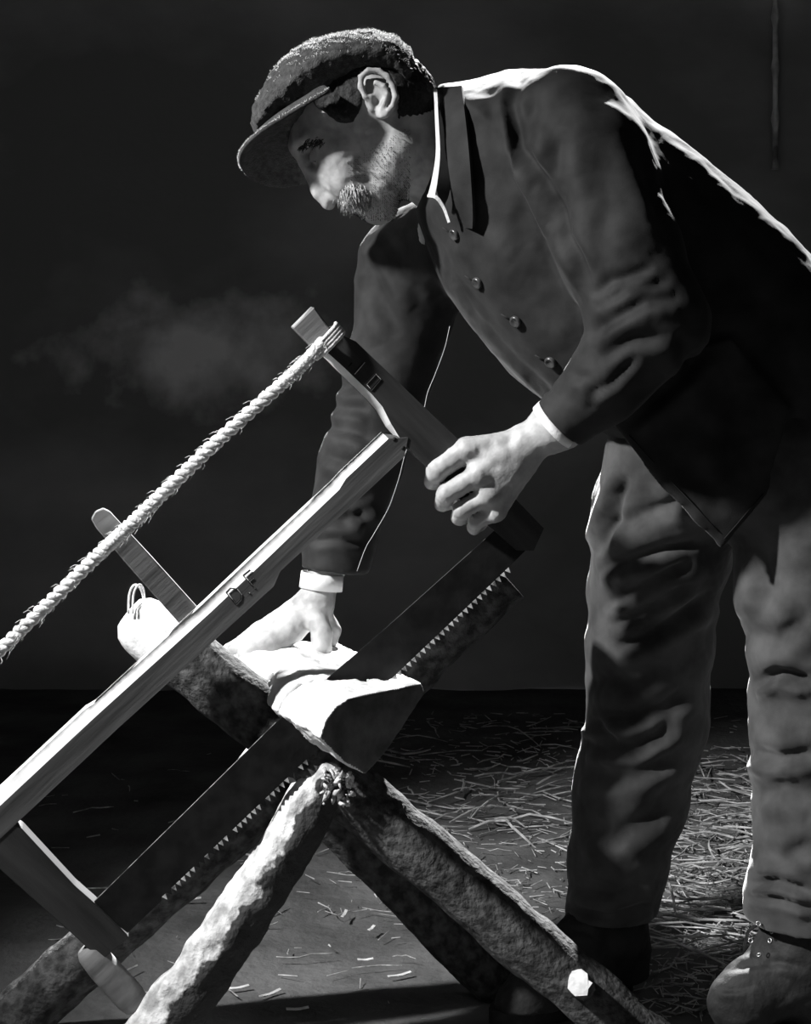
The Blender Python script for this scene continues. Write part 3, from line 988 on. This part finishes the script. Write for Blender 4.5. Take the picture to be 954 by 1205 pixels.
su = HX + F * bv[:, 0] / YH; sv = HY - F * (bv[:, 2] - CZ) / YH
ok_ = (su > 410) & (su < 482) & (sv > 158) & (sv < 260) & (bv[:, 1] < YH + 0.09) & (bv[:, 1] > YH - 0.09) & (sv > 158 + (478 - su) * 0.55) & ~((su < 436) & (sv > 216) & (sv < 240))
ids = np.where(ok_)[0]
datas = []
for i in np.random.choice(ids, 3200):
    p = Vector(bv[i]); d = (Vector(N_body[i]) + Vector((0.3, 0, -0.6)) + Vector(np.random.normal(0, 0.3, 3))).normalized()
    L = random.uniform(0.0012, 0.003)
    datas.append(tube_data([p - d * 0.0005, p + d * L], [0.00035, 0.0002], 3))
Vq, Fq = join(datas)
tag(mesh_obj('stubble', Vq, Fq, M['darkhair'], man), kind='stuff')
ec = []
for u, v in ((355, 173), (359, 171), (363, 169), (367, 168), (371, 167), (375, 167), (379, 168)):
    loc, nor = hit(headbvh, u, v, 2.44)
    ec += [loc, Vector((loc.x, 2 * YH - loc.y, loc.z))]
bristles('eyebrow', ec, 320, 0.007, 0.0028, M['bark'], man, Vector((-0.6, -0.2, -0.6)))

# ---- cap
cp = SDF((-0.28, 2.36, 1.16), (0.06, 2.64, 1.49), 0.003)
cp.inflate([(302, 160), (296, 145), (299, 124), (312, 98), (332, 72), (360, 53), (398, 41), (438, 37), (466, 45), (485, 64), (495, 90), (492, 107), (478, 118), (458, 104), (430, 102), (404, 118), (350, 148)], YH, 0.102, 58 * hs, 0.0)
V, Q = cp.mesh(2)
V = creases(V, Q, [([(302, 150), (345, 128), (395, 100), (430, 84), (470, 84), (492, 98)], 2.0, 4), ([(330, 78), (380, 62), (440, 58), (480, 80)], 1.2, 3)])
V = rough(V, Q, 0.003, 60, 4)
cap = np_mesh('cap', V, Q, M['cap'], man)
capV, capN = V, normals(V, Q)
# brim: a bowed stiff plate, the near side tipped up
bf = Vector((-0.87, 0, -0.50)); by = Vector((0.0, 0.925, -0.38)); bn = bf.cross(by).normalized()
if bn.z < 0: bn = -bn
C = Vector(hp(372, 140))
Vb, Fb = [], []
NA, NR = 33, 9
for side in (0, 1):
    for i in range(NA):
        ph = math.radians(-110 + 220 * i / (NA - 1))
        for j in range(NR):
            t = j / (NR - 1)
            inn = bf * (0.040 * math.cos(ph)) + by * (0.100 * math.sin(ph)) - bn * 0.012 * math.sin(ph) ** 2
            out = bf * (0.130 * math.cos(ph) ** 0.9 if math.cos(ph) > 0 else 0.045 * math.cos(ph)) + by * (0.115 * math.sin(ph)) - bn * 0.030 * math.sin(ph) ** 2
            p = C + inn.lerp(out, t) + bn * (0.010 * math.sin(t * math.pi) * math.cos(ph) if math.cos(ph) > 0 else 0)
            Vb.append(p + bn * (0.0032 * (1 if side == 0 else -1)))
o2 = NA * NR
for i in range(NA - 1):
    for j in range(NR - 1):
        a = i * NR + j
        Fb.append((a, a + 1, a + NR + 1, a + NR)); Fb.append((o2 + a, o2 + a + NR, o2 + a + NR + 1, o2 + a + 1))
for i in range(NA - 1):
    for j in (0, NR - 1):
        a = i * NR + j
        Fb.append((a, a + NR, o2 + a + NR, o2 + a))
for j in range(NR - 1):
    for i in (0, NA - 1):
        a = i * NR + j
        Fb.append((a, a + 1, o2 + a + 1, o2 + a))
brim = mesh_obj('brim', Vb, Fb, M['cap'], cap)
bm = bmesh.new(); bm.from_mesh(brim.data); bmesh.ops.recalc_face_normals(bm, faces=bm.faces); bm.to_mesh(brim.data); bm.free()
# wool fibres, coloured pale along crown and back to paint in the rim light
datas = []
wt = np.clip(capN[:, 2] - 0.55 + 0.35 * np.clip(capN[:, 0], 0, 1), 0.006, 1) ** 1.5; idx = np.random.choice(len(capV), 5200, p=wt / wt.sum())
for i in idx:
    p = Vector(capV[i]); d = (Vector(capN[i]) + Vector(np.random.normal(0, 0.6, 3))).normalized()
    L = random.uniform(0.0015, 0.0045)
    datas.append(tube_data([p - d * 0.001, p + d * L], [0.0005, 0.0002], 3))
for i in range(500):
    q = random.randrange(NA - 1); p = Vb[q * NR + NR - 1].lerp(Vb[(q + 1) * NR + NR - 1], random.random())
    d = Vector((random.gauss(-.3, .6), random.gauss(0, .6), random.gauss(-.1, .6))).normalized()
    L = random.uniform(0.001, 0.003)
    datas.append(tube_data([p, p + d * L], [0.0005, 0.0002], 3))
V, Fc = join(datas)
tag(mesh_obj('wool_fuzz', V, Fc, M['fuzz'], cap), kind='stuff')

# ---- trousers
tr = SDF((0.24, 2.30, 0.12), (0.72, 2.78, 0.98), 0.0042)
def leg(pts):
    q = [(P(u, v, Y), pxm(r, Y)) for u, v, Y, r in pts]
    tr.chain(q, 0.012)
leg([(815, 540, 2.58, 92), (782, 600, 2.60, 85), (775, 650, 2.61, 80), (766, 700, 2.62, 74), (764, 760, 2.62, 74), (760, 850, 2.62, 70), (741, 930, 2.62, 65), (727, 1010, 2.615, 60), (716, 1074, 2.61, 53)])
leg([(930, 550, 2.47, 95), (962, 640, 2.46, 88), (960, 700, 2.455, 88), (962, 760, 2.45, 77), (958, 860, 2.45, 74), (957, 960, 2.445, 68), (952, 1030, 2.44, 66), (948, 1058, 2.44, 68), (946, 1076, 2.44, 68)])
tr.ell(P(890, 510, 2.53), (0.17, 0.16, 0.14), 0.3, 0.05)
tr.cone(P(760, 540, 2.55), P(830, 500, 2.53), 0.055, 0.09, 0.04)
# hems cut square
hx = tr.ax[0][:, None, None]; hz = tr.ax[2][None, None, :]
tr.d = np.maximum(tr.d, ((P(714, 1094, 2.61).z) - hz) * (hx < 0.45) + ((P(946, 1086, 2.44).z - 0.10 * (hx - P(946, 0, 2.44).x)) - hz) * (hx >= 0.45)).astype(np.float32)
V, Q = tr.mesh(2)
V = rough(V, Q, 0.006, 7, 3)
V = rough(V, Q, 0.0022, 24, 3)
V = creases(V, Q, [
    ([(703, 668), (731, 663), (782, 647), (825, 639)], 8, 6), ([(708, 714), (752, 695), (800, 665), (822, 650)], 8, 7),
    ([(716, 738), (752, 721), (812, 682)], 7, 6), ([(718, 764), (761, 751), (804, 721), (836, 699)], 8, 7),
    ([(700, 620), (740, 612), (800, 590), (840, 580)], 6, 8), ([(738, 560), (705, 655)], 9, 6),
    ([(694, 846), (726, 872)], 8, 5), ([(698, 842), (748, 844), (782, 831), (815, 809)], 8, 8), ([(692, 872), (743, 880), (774, 863), (796, 840)], 9, 8),
    ([(690, 800), (740, 798), (790, 780)], 4, 9), ([(684, 905), (720, 912), (770, 900), (800, 875)], 5, 9), ([(680, 960), (720, 985), (770, 960), (792, 915)], 6, 10),
    ([(672, 1040), (720, 1050), (770, 1030)], 6, 7), ([(668, 1068), (715, 1078), (765, 1062)], 5, 5),
    ([(884, 804), (916, 792), (960, 803)], 9, 6), ([(880, 882), (916, 893), (960, 886)], 7, 7), ([(878, 740), (915, 752), (954, 725)], 5, 9),
    ([(886, 1000), (920, 1010), (960, 990)], 4, 8), ([(880, 1040), (915, 1036), (958, 1052)], 7, 5), ([(878, 1055), (920, 1058), (960, 1070)], 5, 4),
    ([(884, 940), (920, 925), (958, 940)], 5, 9), ([(890, 640), (905, 690), (890, 735)], 5, 10)], 1.7)
np_mesh('trousers', V, Q, M['trouser'], man)

# ---- jacket
jk = SDF((-0.19, 2.16, 0.62), (0.74, 2.86, 1.44), 0.004)
jk.inflate([(506, 125), (516, 102), (560, 94), (610, 84), (655, 82), (705, 98), (740, 120), (766, 146), (820, 186), (870, 226), (912, 264), (954, 309), (1000, 365),
            (1035, 440), (1030, 520), (1000, 580), (950, 600), (905, 586), (860, 570), (800, 548), (735, 517), (690, 502), (640, 474), (600, 440), (556, 388), (528, 345), (512, 305), (498, 272), (492, 250), (497, 190)], YM, 0.195, 0.135, 0.0)
def flap_y(x, z):
    return 2.352 + 0.55 * (x - 0.40) ** 2 + 0.12 * np.maximum(0.78 - z, 0)
jk.slab([(690, 440), (735, 516), (790, 581), (850, 646), (878, 615), (906, 583), (925, 480), (860, 400)], 2.352, 0.010, flap_y, 0.02)
jk.chain([(P(672, 150, 2.42), 0.088), (P(690, 190, 2.385), 0.086), (P(728, 290, 2.33), 0.080), (P(764, 380, 2.30), 0.076), (P(722, 440, 2.315), 0.056), (P(665, 494, 2.34), 0.0415)], 0.022)
jk.chain([(P(520, 290, 2.68), 0.085), (P(490, 312, 2.71), 0.086), (P(457, 440, 2.70), 0.068), (P(425, 545, 2.64), 0.063), (P(397, 636, 2.595), 0.053), (P(393, 664, 2.588), 0.0505)], 0.02)
# cuffs cut square, wrists left free
def cutplane(s, c, n, rad):
    r = s.sl([c[i] - rad for i in range(3)], [c[i] + rad for i in range(3)])
    x, y, z = s.xyz(r)
    d = (x - c[0]) * n[0] + (y - c[1]) * n[1] + (z - c[2]) * n[2]
    rr = np.sqrt((x - c[0]) ** 2 + (y - c[1]) ** 2 + (z - c[2]) ** 2) - rad
    s.d[r] = np.where(rr < 0, np.maximum(s.d[r], d), s.d[r])
nw = (P(618, 524, 2.356) - P(705, 445, 2.325)).normalized()
nw2 = (P(376, 700, 2.57) - P(399, 636, 2.595)).normalized(); nw2 = Vector((-0.05, -0.05, -1)).normalized()
cutplane(jk, P(656, 498, 2.34), nw, 0.085)
cutplane(jk, P(396, 671, 2.585), nw2, 0.085)
V, Q = jk.mesh(2)
del jk
V = rough(V, Q, 0.0055, 8, 3)
V = rough(V, Q, 0.0014, 26, 3)
V = creases(V, Q, [
    ([(614, 84), (604, 125), (612, 174), (634, 204), (654, 244), (668, 280), (689, 322), (699, 350)], 12, 6),
    ([(632, 100), (622, 149), (626, 190), (640, 225)], 6, 7), ([(659, 150), (652, 209), (671, 272)], 8, 10),
    ([(700, 160), (716, 240), (700, 300)], 4, 12), ([(735, 150), (760, 200), (790, 290)], 5, 8),
    ([(696, 350), (719, 331), (770, 316)], 8, 6), ([(700, 362), (738, 340), (790, 330)], 8, 6), ([(690, 400), (714, 378), (760, 352), (800, 350)], 8, 7),
    ([(700, 425), (740, 400), (790, 395)], 5, 7), ([(690, 466), (720, 450), (752, 415)], 5, 5), ([(668, 440), (690, 445), (706, 470)], 4, 6),
    ([(512, 300), (560, 370), (610, 425), (660, 470)], 3.5, 4), ([(505, 270), (540, 330), (600, 400), (650, 445)], 2.5, 5),
    ([(545, 255), (600, 272), (640, 300)], 4, 14), ([(560, 190), (590, 240), (630, 270)], 5, 14),
    ([(733, 510), (760, 480), (800, 446), (834, 405)], 7, 6), ([(745, 520), (790, 505), (850, 520)], 3, 12), ([(800, 390), (812, 430), (805, 450)], 5, 8),
    ([(850, 430), (870, 500), (860, 570)], 5, 14), ([(800, 520), (820, 560), (850, 610)], 3, 12),
    ([(780, 170), (850, 230), (920, 300)], 4, 10), ([(800, 230), (860, 300), (920, 380)], 5, 18),
    ([(440, 275), (470, 320), (500, 350)], 6, 8), ([(430, 300), (450, 350), (470, 395)], 7, 9), ([(455, 262), (480, 300), (500, 330)], 5, 6),
    ([(387, 477), (435, 482)], 5, 6), ([(384, 501), (415, 507), (440, 520)], 6, 6), ([(378, 534), (402, 542), (440, 548)], 5, 6), ([(390, 455), (430, 452), (460, 462)], 5, 7),
    ([(372, 575), (410, 590), (450, 580)], 6, 7), ([(365, 605), (405, 612), (450, 592)], 7, 6), ([(362, 637), (396, 634), (432, 640)], 5, 4), ([(420, 600), (432, 620), (430, 640)], 5, 5)], 1.1)
jacket = np_mesh('jacket', V, Q, M['jacket'], man)
jb = bvh_of(V, Q)

def on(px, py, lift, fb=2.43):
    loc, nor = hit(jb, px, py, fb)
    if loc.y > fb + 0.09: loc = P(px, py, fb)
    d = (Vector((0, 0, CZ)) - loc).normalized()
    return loc + d * lift

# turned-down collar, near and far halves
L_ = [(521, 104), (524, 140), (527, 180), (531, 220), (536, 252), (541, 266)]
R_ = [(544, 102), (549, 140), (553, 180), (556, 220), (558, 250), (557, 268)]
yL = [2.47, 2.425, 2.40, 2.40, 2.415, 2.43]
A = spline([P(u, v, y + 0.004) for (u, v), y in zip(L_, yL)], 16)
B = spline([P(u, v, y - 0.008) for (u, v), y in zip(R_, yL)], 16)
B = [on(HX + F * p.x / p.y, HY - F * (p.z - CZ) / p.y, 0.016, p.y) for p in B]
A = [Vector(a) for a in A]
for _ in range(3):
    B = [B[0]] + [(B[k - 1] + B[k] * 2 + B[k + 1]) / 4 for k in range(1, len(B) - 1)] + [B[-1]]
band('collar', A, B, 0.005, M['jacket'], jacket)
A2 = [Vector((a.x, 2 * YM - a.y, a.z)) for a in A]; B2 = [Vector((b.x, 2 * YM - b.y, b.z)) for b in B]
band('collar', A2, B2, 0.005, M['jacket'], jacket)
# collar stand behind it
A3 = spline([P(513, 104, 2.47), P(514, 140, 2.43), P(516, 180, 2.41), (P(512, 215, 2.41)), P(520, 244, 2.43)], 14)
B3 = [a + Vector((0.022, 0.004, 0.0)) for a in A3]
band('collar_stand', A3, B3, 0.004, M['jacket'], jacket)
# white shirt collar showing as a narrow strip
A4 = spline([P(510, 106, 2.455), P(512, 140, 2.418), P(513, 180, 2.40), P(508, 212, 2.395), P(503, 232, 2.40)], 16)
B4 = spline([P(514, 106, 2.455), P(516, 140, 2.416), P(518, 180, 2.398), P(515, 212, 2.393), P(512, 230, 2.395)], 16)
band('shirt_collar', A4, B4, 0.003, M['shirt'], man)
A5 = spline([P(503, 232, 2.398), P(512, 234, 2.395), P(521, 246, 2.40), P(527, 262, 2.405)], 10)
B5 = spline([P(503, 229, 2.398), P(514, 230, 2.394), P(524, 244, 2.398), P(530, 261, 2.403)], 10)
band('shirt_collar', A5, B5, 0.003, M['shirt'], man)
# buttons
for u, v in ((535, 276), (562, 333), (607, 378), (648, 426)):
    c = on(u, v, 0.002)
    loc, nor = hit(jb, u, v, 2.43)
    nn = nor.normalized() if nor.y < 0 else -nor.normalized()
    up_, w_ = frame_from(nn)
    Vr, Fr = [], []
    prof = [(0.0, 0.003), (0.0045, 0.0032), (0.0060, 0.0048), (0.0078, 0.0048), (0.0090, 0.0025), (0.0088, 0.0)]
    sg = 20
    for k in range(sg):
        t = 2 * math.pi * k / sg
        for r_, h_ in prof:
            Vr.append(c + (up_ * math.cos(t) + w_ * math.sin(t)) * r_ + nn * h_)
    m_ = len(prof)
    for k in range(sg):
        k2 = (k + 1) % sg
        for j in range(m_ - 1):
            Fr.append((k * m_ + j, k * m_ + j + 1, k2 * m_ + j + 1, k2 * m_ + j))
    mesh_obj('button', Vr, Fr, M['button'], jacket)
    q = [c + up_ * 0.010 - w_ * 0.004, c + up_ * 0.022 - w_ * 0.012]
    tube('buttonhole', [q[0] + nn * 0.001, q[1] + nn * 0.001], 0.0012, M['groove'], jacket, 6)
# stitched seams: collar edge, front edge, hem
def seam(pts, lift=0.0008, r=0.0008, mat=None):
    tube('seam', [on(u, v, lift) for u, v in pts], r, mat or M['groove'], jacket, 5)
seam([(740, 512), (765, 540), (795, 572), (822, 600), (846, 626)])
seam([(852, 634), (866, 618), (882, 599), (898, 581)])
# loose thread from the jacket edge
th = [P(529, 384, 2.45), P(523, 410, 2.45), P(512, 440, 2.45), P(503, 462, 2.45), P(499, 480, 2.45), P(490, 505, 2.45), P(478, 530, 2.45), P(470, 560, 2.45), P(463, 582, 2.45), P(456, 600, 2.45), P(440, 628, 2.45), P(430, 645, 2.45), P(420, 672, 2.45)]
tube('loose_thread', spline(th, 60), 0.0004, M['edge'], jacket, 5)

# shirt cuffs
ring('shirt_cuff', P(653, 500, 2.342), nw, 0.0385, 0.0375, 0.012, M['shirt'], man)
ring('shirt_cuff', P(378, 684, 2.576), Vector((-0.12, -0.05, -1)), 0.0325, 0.033, 0.024, M['shirt'], man)

# ---- boots
def boot(sets, sole, lo, hi, label, eyes, ey):
    b = SDF(lo, hi, 0.0032)
    for ch in sets:
        b.chain([(P(u, v, Y), r) for u, v, Y, r in ch], 0.025)
    b.cut_below(0.022)
    V, Q = b.mesh(2)
    V = rough(V, Q, 0.003, 22, 3)
    V = creases(V, Q, eyes[1])
    o = np_mesh('boot', V, Q, M['boot'], man)
    tag(o, label)
    bb = bvh_of(V, Q)
    # sole: outline of the foot, slightly proud
    so = [Vector((x, y, 0.0)) for x, y in sole]
    prism('sole', [p + Vector((0, 0, 0.024)) for p in so], so, M['boot'], o, 0.002)
    for u, v in eyes[0]:
        loc, nor = hit(bb, u, v, ey)
        nn = nor.normalized(); a_, c_ = frame_from(nn)
        pts = [loc + nn * 0.0008 + (a_ * math.cos(t) + c_ * math.sin(t)) * 0.0030 for t in [2 * math.pi * k / 10 for k in range(11)]]
        tube('eyelet', pts, 0.0008, M['eyelet'], o, 5)
    return o
def oval(heel, toe, w, n=24):
    h_ = Vector(heel); t_ = Vector(toe); m = (h_ + t_) / 2; a = (t_ - h_) / 2
    s = Vector((-a.y, a.x)).normalized() * w
    out = []
    for k in range(n):
        t = 2 * math.pi * k / n
        c, q = math.cos(t), math.sin(t)
        wid = 1.0 if c > 0 else 0.85
        p = m + a * (abs(c) ** 0.8 * (1 if c > 0 else -1)) + s * q * wid
        out.append((p.x, p.y))
    return out
hn = P(985, 1190, 2.435); tn = P(838, 1190, 2.405)
boot([[(948, 1070, 2.44, 0.060), (946, 1110, 2.44, 0.058), (950, 1150, 2.437, 0.052), (960, 1185, 2.435, 0.045)],
      [(946, 1125, 2.44, 0.056), (915, 1150, 2.43, 0.047), (880, 1172, 2.415, 0.042), (866, 1182, 2.41, 0.038)]],
     oval((hn.x, hn.y), (tn.x, tn.y), 0.045), (0.38, 2.30, -0.01), (0.68, 2.56, 0.24),
     'worn ankle boot with bare eyelets, nearer the camera',
     ([(892, 1087), (911, 1086), (908, 1096), (883, 1107), (906, 1107), (893, 1124)],
      [([(850, 1142), (880, 1136), (920, 1132), (950, 1140)], 5, 4), ([(862, 1122), (880, 1118), (905, 1128)], 3, 4), ([(842, 1165), (870, 1164), (890, 1158)], 3, 3)]), 2.39)
hn = P(742, 1160, 2.62); tn = P(578, 1195, 2.475)
boot([[(715, 1072, 2.612, 0.058), (718, 1110, 2.612, 0.055), (730, 1150, 2.612, 0.045)],
      [(712, 1095, 2.60, 0.054), (680, 1125, 2.56, 0.047), (640, 1160, 2.52, 0.043), (616, 1184, 2.495, 0.042)]],
     oval((hn.x, hn.y), (tn.x, tn.y), 0.046), (0.08, 2.40, -0.01), (0.42, 2.70, 0.28),
     'worn ankle boot, its scuffed toe showing under the pole', ([], [([(660, 1092), (690, 1096), (718, 1112)], 4, 4)]), 2.5)

# ------------------------------------------------------------------ straw and chips on the floor
def straw_mesh(k):
    rnd = random.Random(100 + k)
    L = rnd.uniform(0.07, 0.24); n_ = 5
    b1, b2 = rnd.uniform(-0.16, 0.16), rnd.uniform(-0.1, 0.1)
    pts = [Vector((L * (t - 0.5), b1 * L * math.sin(t * math.pi) + (b2 * L if t > 0.6 else 0) * (t - 0.6), 0.012 * rnd.random() * math.sin(t * math.pi))) for t in [i / n_ for i in range(n_ + 1)]]
    r_ = rnd.uniform(0.0013, 0.0027)
    V, Fc = tube_data(pts, [r_ * 0.8] + [r_] * (n_ - 1) + [r_ * 0.5], 5)
    me = bpy.data.meshes.new('straw')
    me.from_pydata([tuple(v) for v in V], [], Fc)
    me.materials.append(M['straw'])
    return me
SM = [straw_mesh(k) for k in range(18)]
def floor_pt(px, py):
    Y = F * CZ / (py - HY)
    return P(px, py, Y)
def drop(px, py, rot=None, scale=1.0, lift=0.004):
    p = floor_pt(px, py)
    o = bpy.data.objects.new('straw', random.choice(SM))
    o.location = (p.x, p.y, lift + random.uniform(0, 0.006))
    o.rotation_euler = (random.uniform(0, 6.28), random.uniform(-0.06, 0.06), rot if rot is not None else random.uniform(0, 6.28))
    o.scale = (scale,) * 3
    COL.objects.link(o)
    return o
LS3 = ['pale stalk of straw in the thick litter around the man\'s near boot', 'pale stalk of straw strewn on the floor between the log and the far leg', 'short stray stalk of straw on the bare ground under the sawhorse and saw']
cnt = 0
while cnt < 250:
    if cnt < 135:
        px = random.gauss(850, 60); py = random.uniform(905, 1130)
        lift = 0.004 + random.random() * 0.02
    elif cnt < 215:
        px = random.gauss(600, 95); py = random.uniform(850, 1010); lift = 0.004
    else:
        px = random.uniform(20, 480); py = random.uniform(900, 1190); lift = 0.003
    if px > 1050 or py < 845: continue
    rot = random.gauss(0.1, 0.5) if random.random() < 0.6 else None
    LS = LS3[0 if cnt < 135 else 1 if cnt < 215 else 2]
    tag(drop(px, py, rot, random.uniform(0.6, 1.15) if cnt < 215 else random.uniform(0.3, 0.7), lift), LS, 'straw', ['straw litter by the near boot', 'straw behind the log', 'stray straw on the bare ground'][LS3.index(LS)])
    cnt += 1
# chaff: uncountable broken bits
datas = []
for k in range(2600):
    if random.random() < 0.72:
        px = random.gauss(840, 80); py = random.uniform(880, 1200)
    elif random.random() < 0.85:
        px = random.gauss(590, 120); py = random.uniform(840, 1080)
    else:
        px = random.uniform(-40, 700); py = random.uniform(880, 1204)
    p = floor_pt(px, py)
    p.z = random.uniform(0.001, 0.006)
    a = random.uniform(0, 6.28); L = random.uniform(0.004, 0.022)
    d = Vector((math.cos(a), math.sin(a), random.uniform(-.08, .15))) * L
    r_ = random.uniform(0.0006, 0.0017)
    datas.append(tube_data([p - d, p + d], [r_, r_ * 0.7], 4))
V, Fc = join(datas)
tag(mesh_obj('chaff', V, Fc, M['straw'], None, False), 'fine broken chaff scattered over the earth floor', 'chaff', kind='stuff')
# curled wood chips on the bare ground in front
chips = [(405, 1078, 1.4), (437, 1095, 1.2), (430, 1132, 0.2), (300, 1008, 0.1), (225, 1060, 0.1), (205, 1059, 0.3), (280, 1165, 0.4), (318, 1172, 0.8), (350, 1190, 0.2), (470, 1150, 0.5), (560, 1158, 0.1), (255, 1130, 1.0)]
lab = ['pale curled wood chip standing out between the legs of the sawhorse', 'bent pale shaving right of the upright chip']
for i, (u, v, a) in enumerate(chips):
    p = floor_pt(u, v)
    A_, B_ = [], []
    L = random.uniform(0.012, 0.022)
    for t in range(6):
        s = t / 5 - 0.5
        c = p + Vector((math.cos(a), math.sin(a), 0)) * s * 2 * L + Vector((0, 0, 0.003 + 0.004 * abs(s)))
        w_ = Vector((-math.sin(a), math.cos(a), 0.2)) * 0.0025
        A_.append(c - w_); B_.append(c + w_)
    o = band('wood_chip', A_, B_, 0.0012, M['chip'])
    tag(o, 'small pale wood chip on the bare ground near the sawhorse', 'wood chip', 'wood chips on the ground')
